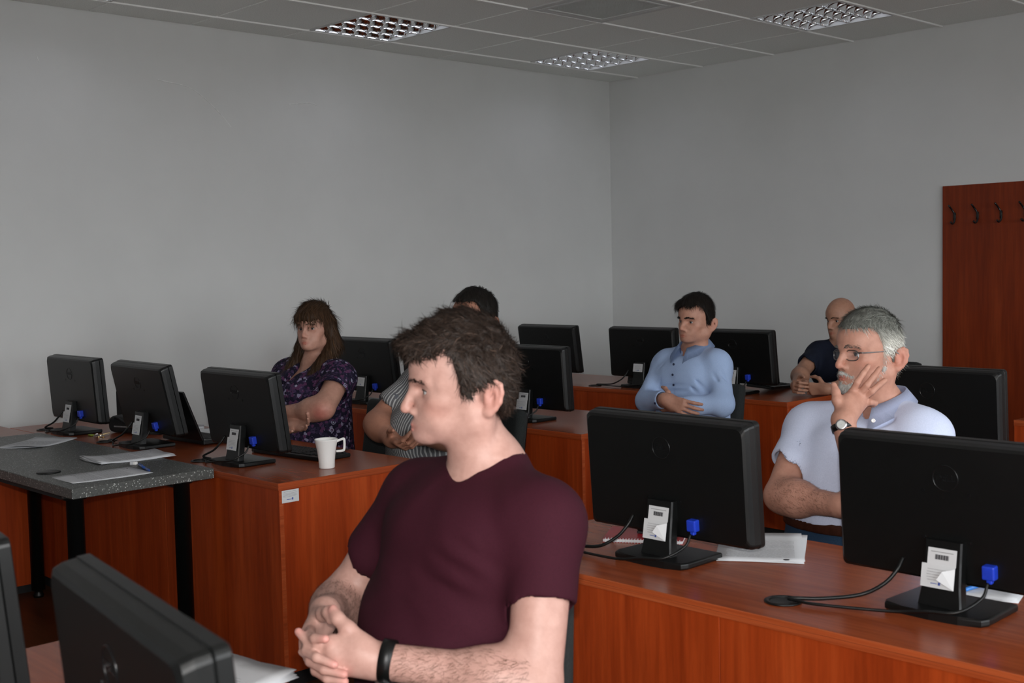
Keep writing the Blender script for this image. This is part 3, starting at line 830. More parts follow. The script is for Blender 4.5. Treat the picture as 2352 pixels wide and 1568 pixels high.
def polygonize(S, res, lo=None, hi=None, smooth=1):
    l0, h0 = S.bounds()
    lo = l0 if lo is None else np.maximum(l0, lo); hi = h0 if hi is None else np.minimum(h0, hi)
    B = 8; bs = B*res
    nb = np.ceil((hi-lo)/bs).astype(int)
    I = np.stack(np.meshgrid(*[np.arange(n) for n in nb], indexing='ij'), -1).reshape(-1, 3)
    keep = []
    th = .87*bs*1.15+.012
    for sl in np.array_split(I, max(1, len(I)//4000)):
        d = S.ev(lo+(sl+.5)*bs, th+.05)
        keep.append(sl[np.abs(d) < th])
    K = np.concatenate(keep)
    key = K//2; kk = (key[:, 0]*4096+key[:, 1])*4096+key[:, 2]
    o_ = np.argsort(kk, kind='stable'); K = K[o_]; cuts = np.nonzero(np.diff(kk[o_]))[0]+1
    L = np.stack(np.meshgrid(*[np.arange(B+1)]*3, indexing='ij'), -1).reshape(-1, 3)
    cor = np.array([[0, 0, 0], [1, 0, 0], [0, 1, 0], [1, 1, 0], [0, 0, 1], [1, 0, 1], [0, 1, 1], [1, 1, 1]])
    edg = [(0, 1), (2, 3), (4, 5), (6, 7), (0, 2), (1, 3), (4, 6), (5, 7), (0, 4), (1, 5), (2, 6), (3, 7)]
    Vp, Gc, Cv = [], [], []
    for blk in np.split(K, cuts):
        P = lo+((blk[:, None, :]*B+L[None])*res).reshape(-1, 3)
        v = S.ev(P, .03).reshape(len(blk), B+1, B+1, B+1)
        c8 = np.stack([v[:, c[0]:c[0]+B, c[1]:c[1]+B, c[2]:c[2]+B] for c in cor], -1)
        neg = (c8 < 0).sum(-1)
        ii = np.argwhere((neg > 0) & (neg < 8))
        if not len(ii): continue
        cv = c8[ii[:, 0], ii[:, 1], ii[:, 2], ii[:, 3]]
        acc = np.zeros((len(ii), 3)); cnt = np.zeros(len(ii))
        for a, b in edg:
            m = (cv[:, a] < 0) != (cv[:, b] < 0)
            t = np.where(m, cv[:, a]/np.where(m, cv[:, a]-cv[:, b], 1), 0)
            acc += m[:, None]*(cor[a]+t[:, None]*(cor[b]-cor[a])); cnt += m
        g = blk[ii[:, 0]]*B+ii[:, 1:]
        Vp.append(lo+(g+acc/cnt[:, None])*res); Gc.append(g); Cv.append(cv)
    V = np.concatenate(Vp); G = np.concatenate(Gc); cv = np.concatenate(Cv)
    N = nb*B+2
    gid = ((G[:, 0]+1)*N[1]+(G[:, 1]+1))*N[2]+G[:, 2]+1
    o = np.argsort(gid); gs = gid[o]
    st = np.array([N[1]*N[2], N[2], 1])
    Q = []
    for ax, c1 in ((0, 1), (1, 2), (2, 4)):
        m = (cv[:, 0] < 0) != (cv[:, c1] < 0)
        e = np.nonzero(m)[0]
        b1, b2 = st[(ax+1) % 3], st[(ax+2) % 3]
        ids = np.stack([gid[e], gid[e]-b1, gid[e]-b1-b2, gid[e]-b2], 1)
        pos = np.minimum(np.searchsorted(gs, ids), len(gs)-1)
        ok = (gs[pos] == ids).all(1)
        q = o[pos]
        flip = cv[e, 0] >= 0
        q[flip] = q[flip][:, ::-1]
        Q.append(q[ok])
    Q = np.concatenate(Q)
    for _ in range(smooth):
        acc = np.zeros_like(V); cnt = np.zeros(len(V))
        for i in range(4):
            a, b = Q[:, i], Q[:, (i+1) % 4]
            for k in range(3):
                acc[:, k] += np.bincount(a, V[b, k], len(V))+np.bincount(b, V[a, k], len(V))
            cnt += np.bincount(a, minlength=len(V))+np.bincount(b, minlength=len(V))
        V = V*.5+.5*acc/np.maximum(cnt, 1)[:, None]
    return V, Q
def drop_islands(V, Q, minfaces=400):
    L = np.arange(len(V))
    E = np.concatenate([Q[:, [0, 1]], Q[:, [1, 2]], Q[:, [2, 3]]])
    while True:
        m = np.minimum(L[E[:, 0]], L[E[:, 1]]); N = L.copy()
        np.minimum.at(N, L[E[:, 0]], m); np.minimum.at(N, L[E[:, 1]], m); N = N[N]
        N = N[N]
        if (N == L).all(): break
        L = N
    cnt = np.bincount(L[Q[:, 0]], minlength=len(V))
    keep = cnt[L[Q[:, 0]]] >= minfaces
    Q = Q[keep]; used = np.zeros(len(V), bool); used[Q.ravel()] = True
    ix = np.cumsum(used)-1
    return V[used], ix[Q]
def mesh_np(name, V, Q, cols=None, smooth=True):
    me = bpy.data.meshes.new(name)
    n = Q.shape[1]
    me.vertices.add(len(V)); me.vertices.foreach_set('co', V.astype(np.float32).ravel())
    me.loops.add(Q.size); me.loops.foreach_set('vertex_index', Q.astype(np.int32).ravel())
    me.polygons.add(len(Q)); me.polygons.foreach_set('loop_start', np.arange(0, Q.size, n, dtype=np.int32))
    me.update(calc_edges=True)
    if smooth: me.polygons.foreach_set('use_smooth', np.ones(len(Q), bool))
    if cols is not None:
        ca = me.color_attributes.new('Col', 'FLOAT_COLOR', 'POINT')
        ca.data.foreach_set('color', np.concatenate([cols, np.ones((len(V), 1))], 1).astype(np.float32).ravel())
    return me
def vnormals(V, Q):
    n = np.cross(V[Q[:, 2]]-V[Q[:, 0]], V[Q[:, 3]]-V[Q[:, 1]])
    o = np.zeros_like(V)
    for i in range(4):
        for k in range(3): o[:, k] += np.bincount(Q[:, i], n[:, k], len(V))
    return o/np.maximum(np.linalg.norm(o, axis=1), 1e-12)[:, None]
def wob(P, f, seed=0):
    """cheap smooth pseudo-noise in -1..1"""
    r = np.random.default_rng(seed); d = np.zeros(len(P))
    for i in range(5):
        k = r.normal(0, 1, 3)*f; d += np.sin(P@k+r.uniform(0, 6.28))
    return d/3.0
# materials that read the point colour
def attr_mat(name, rough, spec, nscale=0, bscale=None, bstr=.1, sss=0, sheen=0):
    m, nt, b = newmat(name)
    a = nt.nodes.new('ShaderNodeAttribute'); a.attribute_name = 'Col'
    col = a.outputs['Color']
    if nscale:
        f = noise(nt, coords(nt), nscale, 4, .6)
        col = mixrgb(nt, 1.0, col, ramp(nt, f, [(.25, (.88, .84, .83)), (.75, (1.08, 1.1, 1.1))]), 'MULTIPLY')
    nt.links.new(col, b.inputs['Base Color'])
    P_(b, None, rough, 0, spec)
    if bscale: bump(nt, b, noise(nt, coords(nt), bscale, 3), bstr, .001)
    if sss:
        b.inputs['Subsurface Weight'].default_value = sss
        b.inputs['Subsurface Radius'].default_value = (.012, .004, .002); b.inputs['Subsurface Scale'].default_value = .6
    return m
attr_mat('skin', .5, .35, 55, 420, .12, 0)
attr_mat('hair', .55, .2)
def cloth_mat(name, build, rough=.85, bscale=600, bstr=.25):
    m, nt, b = newmat(name)
    c = build(nt)
    if isinstance(c, tuple): b.inputs['Base Color'].default_value = (*c, 1)
    else: nt.links.new(c, b.inputs['Base Color'])
    P_(b, None, rough, 0, .15)
    bump(nt, b, noise(nt, coords(nt), bscale, 2), bstr, .0008)
def two(nt, sc, a, b): return ramp(nt, noise(nt, coords(nt), sc, 4, .7), [(.3, a), (.7, b)])
cloth_mat('maroon_knit', lambda nt: two(nt, 500, (.026, .0042, .009), (.044, .007, .015)))
cloth_mat('blue_cotton', lambda nt: two(nt, 300, (.33, .45, .68), (.40, .52, .76)), .7)
cloth_mat('pale_blue_cotton', lambda nt: two(nt, 300, (.56, .62, .80), (.66, .72, .90)), .7)
cloth_mat('navy_cotton', lambda nt: two(nt, 300, (.008, .011, .022), (.014, .018, .034)))
cloth_mat('black_denim', lambda nt: two(nt, 700, (.006, .006, .007), (.014, .014, .016)))
cloth_mat('denim', lambda nt: two(nt, 600, (.012, .030, .062), (.030, .062, .115)))
cloth_mat('brown_leather', lambda nt: two(nt, 60, (.03, .010, .006), (.055, .018, .010)), .4)
def paisley(nt):
    v = coords(nt)
    vo = nt.nodes.new('ShaderNodeTexVoronoi'); vo.inputs['Scale'].default_value = 80; vo.feature = 'F1'
    vo2 = nt.nodes.new('ShaderNodeTexVoronoi'); vo2.inputs['Scale'].default_value = 27; vo2.feature = 'F1'
    nt.links.new(v, vo.inputs['Vector']); nt.links.new(v, vo2.inputs['Vector'])
    sp = nt.nodes.new('ShaderNodeSeparateColor'); nt.links.new(vo.outputs['Color'], sp.inputs[0])
    base_ = ramp(nt, sp.outputs[0], [(.0, (.012, .010, .024)), (.45, (.022, .016, .04)), (.62, (.085, .03, .08)), (.80, (.05, .03, .075)), (.93, (.22, .20, .30))])
    base_.node.color_ramp.interpolation = 'CONSTANT'
    ring_ = ramp(nt, vo2.outputs['Distance'], [(.0, (1, 1, 1)), (.10, (1, 1, 1)), (.13, (0, 0, 0)), (.20, (0, 0, 0)), (.23, (1, 1, 1)), (.27, (1, 1, 1)), (.30, (0, 0, 0))])
    sp2 = nt.nodes.new('ShaderNodeSeparateColor'); nt.links.new(vo2.outputs['Color'], sp2.inputs[0])
    sel = ramp(nt, sp2.outputs[1], [(.60, (0, 0, 0)), (.62, (1, 1, 1))])
    mk = mixrgb(nt, 1.0, ring_, sel, 'MULTIPLY')
    spk = ramp(nt, noise(nt, v, 160, 2), [(.66, (0, 0, 0)), (.70, (1, 1, 1))])
    c = mixrgb(nt, spk, base_, (.20, .18, .27))
    return mixrgb(nt, mk, c, (.30, .30, .40))
cloth_mat('paisley_print', paisley)
def striped(nt):
    v = coords(nt, (1, 1, 1), (0, 0, 0))
    n = nt.nodes.new('ShaderNodeTexWave'); n.wave_type = 'BANDS'; n.bands_direction = 'X'
    n.inputs['Scale'].default_value = 27; n.inputs['Distortion'].default_value = 2.2; n.inputs['Detail'].default_value = 1
    nt.links.new(v, n.inputs['Vector'])
    return ramp(nt, n.outputs['Fac'], [(.6, (.115, .115, .12)), (.78, (.40, .40, .39))])
cloth_mat('grey_stripes', striped)
simple('grey_rib', (.10, .105, .12), .8, nscale=300)
simple('lash', (.012, .009, .008), .6, nscale=80)
simple('eye_white', (.45, .43, .42), .15, nscale=30, namp=.05)
simple('iris', (.055, .06, .07), .1, nscale=200, namp=.4)
simple('pupil', (.004, .004, .004), .05, nscale=10)
simple('teal_button', (.02, .03, .07), .4, nscale=50)
simple('leather_shoe', (.02, .015, .012), .4, nscale=30)

class Frame:
    """head / local frame: x = person's left, y = forward, z = up"""
    def __init__(s, o, yaw, pitch=0, roll=0, sc=1.0):
        y = math.radians(yaw); p = math.radians(pitch); r = math.radians(roll)
        f = np.array([math.cos(y)*math.cos(p), math.sin(y)*math.cos(p), math.sin(p)])
        l = np.array([-math.sin(y), math.cos(y), 0.]); u = np.cross(f, l)*-1
        u = np.cross(l, f) if np.cross(l, f)[2] > 0 else -np.cross(l, f)
        l2 = l*math.cos(r)+u*math.sin(r); u2 = -l*math.sin(r)+u*math.cos(r)
        s.R = np.stack([l2, f, u2], 1); s.o = A_(o); s.s = sc
    def w(s, p): return s.o+s.R@(A_(p)*s.s)
    def l(s, P): return ((P-s.o)@s.R)/s.s
def rotm(ax, a):
    a = math.radians(a); c, s = math.cos(a), math.sin(a)
    return {'x': np.array([[1, 0, 0], [0, c, -s], [0, s, c]]), 'y': np.array([[c, 0, s], [0, 1, 0], [-s, 0, c]]), 'z': np.array([[c, -s, 0], [s, c, 0], [0, 0, 1]])}[ax]

def head_prims(S, F, h):
    """h: dict of shape tweaks"""
    sc = F.s
    g = lambda k, d: h.get(k, d)
    jw, ch, nl, fw_, fat = g('jaw', 1.), g('chin', 0.), g('nose', 1.), g('width', 1.), g('fat', 0.)
    def rc(a, b, ra, rb, k=.012, op='u'): S.rc(F.w(a), F.w(b), ra*sc, rb*sc, k*sc, op)
    def el(c, r, M=None, k=.012, op='u'): S.el(F.w(c), A_(r)*sc, F.R if M is None else F.R@M, k*sc, op)
    el((0, .030, .062), (.0755*fw_, .093, .087), k=.02)
    el((0, .068, .056), (.058*fw_, .060, .052), k=.025)
    el((0, .066, -.010), (.054*fw_+fat*.4, .057, .074), k=.03)
    for s in (-1, 1):
        el((s*.060*fw_, .040, .03), (.012, .035, .03), k=.02)
        el((s*(.047*fw_), .072, -.004), (.018, .024, .016), k=.02)                                            # cheekbones
        rc((s*.049*jw*fw_, .010, -.040), (s*.018*jw, .094, -.070+ch), .017+fat*.5, .016+fat*.5, .022)          # jaw
        rc((s*.054*fw_, .018, -.005), (s*.049*jw*fw_, .012, -.042), .018+fat*.3, .017+fat*.3, .02)
        el((s*.032, .084, -.034), (.020+fat*.3, .022, .024), k=.02)                                            # cheek
    el((0, .1085, -.0725+ch), (.021*jw, .0205, .0160), k=.018)
    el((0, .1045, -.047), (.031, .0215, .022), k=.018)
    for s in (-1, 1):
        rc((s*.010, .1215, .0340), (s*.045, .097, .0365), .0085, .0070, .012)                                 # brow ridge
        el((s*.037, .1160, .0165), (.0235, .0138, .0112), k=.016, op='s')                                     # eye socket
        el((s*.0325, .0925, .0165), (.0158, .0152, .0142), k=.005)                                            # lids over the ball
        el((s*.0335, .1075, .0158), (.0150, .0085, g('eye_open', .0046)), k=.0015, op='s')                    # lid opening
    # nose
    rc((0, .1195, .027), (0, .1365+(nl-1)*.02, -.010), .0078, .0090, .010)
    el((0, .1370+(nl-1)*.025, -.0190), (.0102, .0112, .0096), k=.008)
    for s in (-1, 1):
        el((s*.0115, .1235, -.0245), (.0072, .0105, .0075), k=.007)
        el((s*.0056, .1285, -.0330), (.0030, .0052, .0028), k=.004, op='s')
    # lips
    for s in (-1, 1):
        rc((s*.0250, .1060, -.0535), (s*.006, .1245, -.0485), .0030, .0050, .008)
        rc((s*.0235, .1055, -.0550), (0, .1225, -.0590), .0032, .0062, .008)
        rc((s*.0270, .1085, -.0540), (0, .1310, -.0537), .0012, .0019, .0025, 's')
    rc((-.006, .1245, -.0485), (.006, .1245, -.0485), .0050, .0050, .006)
    # ears
    for s in (-1, 1):
        er = h.get('ear', 1.0)
        e0 = A_((s*.0735*fw_, -.012, .002))
        out = A_((s*.42, -.9, 0)); out = out/np.linalg.norm(out)        # ear plane: runs back and out
        upv = A_((0, -.12, 1)); upv = upv/np.linalg.norm(upv)
        pt = lambda a, b, c=0: tuple(e0+out*a*er+upv*b*er+np.cross(out, upv)*c*(-s))
        pl = [pt(-.004, .010), pt(.002, .027), pt(.014, .033), pt(.025, .027), pt(.029, .012), pt(.026, -.006), pt(.017, -.020), pt(.007, -.028)]
        for a, b in zip(pl, pl[1:]): rc(a, b, .0042, .0042, .004)
        el(pt(.013, .004), (.0035, .015*er, .026*er), rotm('z', s*22), .006)
        el(pt(.006, -.024), (.0045, .0085, .0085), rotm('z', s*22), .006)
        el(tuple(A_(pt(.011, .003))+A_((s*.0065, 0, 0))), (.0058, .0088, .0125), rotm('z', s*22), .004, 's')
        rc(pt(-.002, .004), pt(-.001, -.006), .005, .005, .005)
        a = [pt(.017, -.008), pt(.019, .006), pt(.014, .019)]
        for p_, q_ in zip(a, a[1:]): rc(tuple(A_(p_)+A_((s*.002, 0, 0))), tuple(A_(q_)+A_((s*.002, 0, 0))), .0032, .0030, .003)
def neck_prims(S, F, nb, r0=.052, r1=.060, adam=True):
    sc = F.s
    S.rc(F.w((0, .018, -.035)), A_(nb)+A_((0, 0, -.02)), r0*sc, r1, .03)
    for s in (-1, 1): S.rc(F.w((s*.05, -.012, -.03)), A_(nb)+F.R@A_((s*.022, .05, -.035)), .014*sc, .012, .025)
    if adam: S.el(A_(nb)*.45+F.w((0, .07, -.09))*.55, .012, k=.03)
def arm_prims(S, sh, el_, wr, r=(.054, .043, .046, .029), k=.03):
    sh, el_, wr = A_(sh), A_(el_), A_(wr)
    S.rc(sh, el_, r[0], r[1], k)
    S.rc(el_, wr, r[1]*.97, r[3], .02)
    S.el(el_+(wr-el_)*.25, (r[2]*.92, r[2]*.92, r[2]*.92), k=.06)
def nrm(v): v = A_(v); return v/np.linalg.norm(v)
FLEN = {'index': (.046, .027, .021), 'middle': (.051, .031, .022), 'ring': (.047, .029, .021), 'pinky': (.037, .022, .018)}
def hand_prims(S, wr, d, n, left, curl, spread=.12, sc=1.0, thumb=None, fr=.0088):
    """wr wrist point, d finger direction, n palm normal (way the palm faces), curl: 4 x (a1,a2,a3) degrees"""
    wr, d, n = A_(wr), nrm(d), nrm(n)
    n = nrm(n-d*(n@d)); s = np.cross(d, n)*(-1 if left else 1)          # s: towards the thumb
    kn = {'index': (.028, .090), 'middle': (.009, .094), 'ring': (-.010, .089), 'pinky': (-.028, .079)}
    S.rc(wr-d*.01, wr+d*.02*sc, .027*sc, .025*sc, .02)
    tips = {}
    for i, (nm, (so, fo)) in enumerate(kn.items()):
        k0 = wr+d*fo*sc+s*so*sc
        S.rc(wr+d*.018*sc+s*so*.55*sc, k0, .0145*sc, .0115*sc, .016*sc)
        dd = nrm(d+s*spread*(1.2-i*.8)); ang = 0; p = k0; rr = fr*sc*(1 if nm != 'pinky' else .86)
        for j, L in enumerate(FLEN[nm]):
            ang += math.radians(curl[i][j])
            v = dd*math.cos(ang)+n*math.sin(ang); q = p+v*L*sc
            S.rc(p, q, rr*(1.04-.07*j), rr*(.97-.08*j), .004*sc)
            p = q
        tips[nm] = p
    b0 = wr+d*.018*sc+s*.022*sc+n*.006*sc
    if thumb is None: thumb = ((.55, .75, .35), (.8, .45, .25), (.95, .15, .15))
    p = b0
    for (td, ts, tn), L, r0, r1 in zip(thumb, (.044, .033, .027), (.0155, .0112, .0098), (.0115, .0100, .0080)):
        q = p+nrm(d*td+s*ts+n*tn)*L*sc; S.rc(p, q, r0*sc, r1*sc, .008*sc); p = q
    return tips
def torso_prims(S, J, grow=0., half=.085, belly=.0, rlow=.112, rup=.108, sh_r=.058, trap=True, core=False):
    pe, chs, nb, sl, sr = (A_(J[k]) for k in ('pelvis', 'chest', 'neck', 'shL', 'shR'))
    lat = nrm(sl-sr); ax = nrm(chs-pe)
    fwd = nrm(np.cross(lat, ax)); fwd = fwd if (fwd@A_(J['fwd'])) > 0 else -fwd
    mid = (pe+chs)/2
    for s in (-1, 1):
        if core: S.rc(pe+lat*s*half*.5, chs+lat*s*half*.9, .05, rup*.85, .07)          # slim core, wholly under the clothes
        else: S.rc(pe+lat*s*half, chs+lat*s*half*.92, rlow+grow, rup+grow, .07)
        sh = sl if s > 0 else sr
        S.rc(chs+lat*s*half*.8+ax*.02, sh-lat*s*.035+A_((0, 0, -.035)), rup*.86+grow, sh_r+grow, .06)
        S.rc(sh-lat*s*.015+A_((0, 0, -.012)), sh+A_((0, 0, -.018)), sh_r*.92+grow, sh_r*.9+grow, .04)
        if trap: S.rc(nb+A_((0, 0, .008))-fwd*.012, sh-lat*s*.03+A_((0, 0, -.002)), .048+grow*.6, .042+grow, .05)
    S.el(pe, (.08, .07, .06) if core else (.16+grow, .13+grow, .12+grow), np.stack([lat, fwd, ax], 1), .05)
    S.el(chs+fwd*.035, (.13+grow, .085+grow, .11+grow), np.stack([lat, fwd, ax], 1), .06)
    if belly and not core: S.el(pe*.55+chs*.45+fwd*(.05+belly*.4), (.15+grow, .10+belly+grow, .15+grow), np.stack([lat, fwd, ax], 1), .08)
    return lat, fwd, ax
def halfspace(S, p, n, k=.004):
    """keep the side the normal points away from"""
    p, n = A_(p), nrm(n)
    S.fn(lambda P: (P-p)@n, p, 9., k, 'i')
def skin_cols(V, F, base, feats=()):
    c = np.tile(A_(base), (len(V), 1))
    q = F.l(V)
    for (ctr, rad, tgt, st) in feats:
        d = (np.stack([np.abs(q[:, 0]), q[:, 1], q[:, 2]], 1)-A_(ctr))/A_(rad)
        wgt = np.clip(1.3*np.exp(-(d**2).sum(1))-.12, 0, 1)*st
        c = c*(1-wgt[:, None])+A_(tgt)*wgt[:, None]
    return c
def feats(base, lip=(.9, .55, .55), red=.5, stubble=0., brow=None):
    b = A_(base)
    f = [((.0, .122, -.0535), (.021, .022, .0085), b*A_((.88, .52, .50)), .95),
         ((.0, .14, -.02), (.014, .02, .014), b*A_((1.02, .78, .74)), red),
         ((.045, .085, -.012), (.022, .03, .02), b*A_((1.02, .80, .76)), red),
         ((.085, -.02, .005), (.02, .03, .035), b*A_((1.03, .70, .66)), red),
         ((.033, .10, .006), (.016, .02, .006), b*A_((.80, .72, .72)), .5)]
    if stubble: f += [((.02, .10, -.07), (.05, .05, .028), b*A_((.78, .76, .78)), stubble), ((.0, .128, -.040), (.022, .02, .007), b*A_((.78, .76, .78)), stubble)]
    if brow is not None: f += [((.028, .112, .036), (.0165, .03, .0042), brow, 1.0), ((.036, .112, .0345), (.010, .03, .0042), brow, .8)]
    return f
def eyes(parent, F, look=(0, 0), iris='iris'):
    for s in (-1, 1):
        c = F.w((s*.0325, .0930, .0160)); r = .0137*F.s
        dirv = F.R@nrm((math.sin(math.radians(look[0])), math.cos(math.radians(look[0])), math.sin(math.radians(look[1]))))
        M = Vector(dirv).to_track_quat('Z', 'Y').to_matrix().to_4x4(); M.translation = Vector(c)
        b_ = BM(); bmesh.ops.create_uvsphere(b_, u_segments=20, v_segments=14, radius=r)
        e = obj('eye', xf(b_, M), 'eye_white', parent, True)
        cap = lambda a0, a1, rr: [(rr*math.sin(math.radians(a)), rr*math.cos(math.radians(a))) for a in np.linspace(a0, a1, 5)]
        obj('iris', xf(lathe(BM(), cap(3, 26, r*1.012), 20, False), M), iris, e, True)
        pts = []
        for k in range(13):
            an = PI*k/12; x = .0335+.0142*math.cos(an); z = .0158+.0047*math.sin(an)
            pts.append(Vector(F.w((s*x, .0925+math.sqrt(max(.0158**2-(x-.0325)**2-(z-.0165)**2, .00002))+.0004, z))))
        obj('eyelashes', tube(BM(), pts, .0009*F.s, 5), 'lash', e, True)
        obj('pupil', xf(lathe(BM(), cap(.5, 11, r*1.02), 16, False), M), 'pupil', e, True)
def lips(parent, F, base, wide=1.0, k=(.82, .46, .44), smile=0.0, full=1.0):
    S = Sdf(); sc = F.s
    for s in (-1, 1):
        cz = -.0537+smile
        S.rc(F.w((s*.0255*wide, .1148, cz)), F.w((s*.0085, .1280, -.0492)), .0016*sc, .0040*sc*full, .003)
        S.rc(F.w((s*.0085, .1280, -.0492)), F.w((0, .1290, -.0503)), .0040*sc*full, .0038*sc*full, .003)
        S.rc(F.w((s*.0245*wide, .1148, cz-.001)), F.w((s*.006, .1268, -.0592)), .0016*sc, .0054*sc*full, .003)
    S.rc(F.w((-.006, .1268, -.0592)), F.w((.006, .1268, -.0592)), .0054*sc*full, .0054*sc*full, .003)
    for s in (-1, 1): S.rc(F.w((s*.0290*wide, .1160, cz-.0004)), F.w((0, .1345, -.0542)), .0009*sc, .0016*sc, .0015, 's')
    V, Q = polygonize(S, .0014*sc)
    return obj('lips', mesh_np('lips', V, Q, np.tile(A_(base)*A_(k), (len(V), 1))), 'skin', parent)
def strands(V, N, flow, count, L, wid, lift, col, var, seed=1, curl=.0, segs=4, jit=.35):
    """thin ribbons growing from points V (normals N) along flow vectors; returns verts, quads, colours"""
    r = np.random.default_rng(seed)
    i = r.integers(0, len(V), count)
    p = V[i]+r.normal(0, .0012, (count, 3)); n = N[i]
    d = flow[i]+r.normal(0, jit, (count, 3)); d -= n*(d*n).sum(1)[:, None]
    d /= np.maximum(np.linalg.norm(d, axis=1), 1e-9)[:, None]
    l = L*r.uniform(.6, 1.25, count); w_ = wid*r.uniform(.6, 1.3, count); lf = lift*r.uniform(.3, 1.5, count)
    side = np.cross(d, n); cu = r.normal(0, curl, count)
    rows = []
    for k in range(segs+1):
        t = k/segs
        c = p+d*(l*t)[:, None]+n*(lf*np.sin(t*2.2))[:, None]+side*(cu*l*t*t)[:, None]
        ww = (w_*(1-t**2*.9))[:, None]*.5
        rows.append(np.stack([c-side*ww, c+side*ww], 1))
    X = np.stack(rows, 1)                                   # count, segs+1, 2, 3
    nv = (segs+1)*2
    base_ = np.arange(count)[:, None]*nv
    q = np.concatenate([base_+A_([2*k, 2*k+1, 2*k+3, 2*k+2]).astype(int) for k in range(segs)], 0)
    cc = A_(col)*np.exp(r.normal(0, var, (count, 1)))
    cols = np.repeat(cc, nv, 0)
    return X.reshape(-1, 3), q, cols
def arm_hair(parent, V, N, el_, wr, count, col, L=.013, wid=.0005, seed=2):
    el_, wr = A_(el_), A_(wr); ax = wr-el_; n_ = ax@ax
    t = (V-el_)@ax/n_; d = np.sqrt(((V-el_-t[:, None]*ax)**2).sum(1))
    m = (t > .02) & (t < .88) & (d < .06)
    fl_ = np.tile(nrm(ax+np.array([0, 0, -.12])), (m.sum(), 1))
    X, q, cc = strands(V[m], N[m], fl_, count, L, wid, .0015, col, .3, seed, .3, 3, .35)
    return obj('arm_hair', mesh_np('arm_hair', X, q, np.clip(cc, 0, 1)), 'hair', parent)
def hair_obj(parent, S, F, res, flowfn, col, var, count, L, wid, lift, curl=.1, seed=3, jit=.35, lo=None, hi=None, colfn=None, smooth=1, name='hair'):
    V, Q = polygonize(S, res, lo, hi, smooth)
    N = vnormals(V, Q)
    q = F.l(V)
    fl_ = flowfn(q)@F.R.T
    cols = np.tile(A_(col)*.8, (len(V), 1))
    if colfn is not None: cols = colfn(q)*.8
    keep = np.ones(len(V), bool)
    sx, sq, scol = strands(V, N, fl_, count, L*F.s, wid, lift, (1, 1, 1), var, seed, curl, 4, jit)
    sc_base = np.tile(A_(col), (len(sx), 1)) if colfn is None else colfn(F.l(sx))
    V2 = np.concatenate([V, sx]); Q2 = np.concatenate([Q, sq+len(V)])
    c2 = np.concatenate([cols, sc_base*scol])
    return obj(name, mesh_np(name, V2, Q2, np.clip(c2, 0, 1)), 'hair', parent)
def hair_sdf(F, thick, line, fw_=1.0, top=.0, noise_amp=.003, noise_f=120, seed=5, k=.01):
    """cap of hair round the skull, cut by a hairline: line(q) > 0 keeps hair"""
    S = Sdf(); sc = F.s
    S.el(F.w((0, .028, .062)), A_((.0765*fw_+thick, .093+thick, .087+thick+top))*sc, F.R, .01)
    S.el(F.w((0, .066, .058+top*.6)), A_((.064*fw_+thick, .060+thick, .054+thick+top*.5))*sc, F.R, .02*sc)
    S.el(F.w((0, -.012, .015)), A_((.066*fw_+thick*.8, .052+thick*.6, .06))*sc, F.R, .02*sc)
    S.fn(lambda P: -line(F.l(P))*sc*.8, F.w((0, .03, .05)), 9., k*sc, 'i')
    S.post.append(lambda P: noise_amp*wob(P, noise_f, seed)*.6+noise_amp*.5*wob(P, noise_f*2.3, seed+1))
    return S
def interp_line(xs_, zs_):
    return lambda y: np.interp(y, xs_, zs_)
def shirt(name, parent, S, res, mat, lo=None, hi=None, smooth=1):
    V, Q = drop_islands(*polygonize(S, res, lo, hi, smooth))
    return obj(name, mesh_np(name, V, Q), mat, parent)
def fold(c, R, kvec, amp, ph=0.):
    c, kvec = A_(c), A_(kvec)
    return lambda P: amp*np.sin((P-c)@kvec+ph)*np.exp(-((P-c)**2).sum(1)/R**2)
def crease(a, b, wdt, depth):
    """a soft valley along the segment a-b"""
    a, b = A_(a), A_(b)
    def f(P):
        ba = b-a; t = np.clip((P-a)@ba/(ba@ba), 0, 1)
        d2 = ((P-a-t[:, None]*ba)**2).sum(1)
        return depth*np.exp(-d2/wdt**2)*np.sin(np.pi*np.clip(t, .02, .98))**.5
    return f
def trousers(parent, J, mat, res=.008, r=(.088, .066, .058, .05), shoe='leather_shoe'):
    S = Sdf(); pe = A_(J['pelvis']); lat = nrm(A_(J['shL'])-A_(J['shR'])); lat[2] = 0; lat = nrm(lat)
    fwd = nrm(A_(J.get('leg', J['fwd'])))
    S.el(pe+A_((0, 0, -.02)), (.175, .14, .11), np.stack([lat, nrm(fwd), A_((0, 0, 1))], 1), .03)
    if 'waist_z' in J:
        torso_prims(S, J, .010, belly=J.get('belly', 0), trap=False); halfspace(S, (0, 0, J['waist_z']), (0, 0, 1))
    knees = []
    for s in (-1, 1):
        hip = pe+lat*s*.085+A_((0, 0, -.035)); kn = hip+fwd*J.get('thigh', .42)+lat*s*J.get('spread', .05); kn[2] = J.get('knee_z', .50)
        an = kn+fwd*J.get('foot', .05)+lat*s*.01; an[2] = .10
        S.rc(hip, kn, r[0], r[1], .05); S.rc(kn, an, r[1]*.97, r[3], .03); knees.append((kn, an))
    V, Q = polygonize(S, res)
    obj('trousers', mesh_np('trousers', V, Q), mat, parent)
    S = Sdf()
    for kn, an in knees:
        S2 = Sdf(); f2 = nrm(A_((fwd[0], fwd[1], 0)))
        S2.rc(A_((an[0], an[1], .06))-f2*.03, A_((an[0], an[1], .045))+f2*.14, .043, .036, .03)
        S2.fn(lambda P: -(P[:, 2]-.003), an, 9., .004, 'i')
        V, Q = polygonize(S2, .008)
        obj('shoe', mesh_np('shoe', V, Q), shoe, parent)
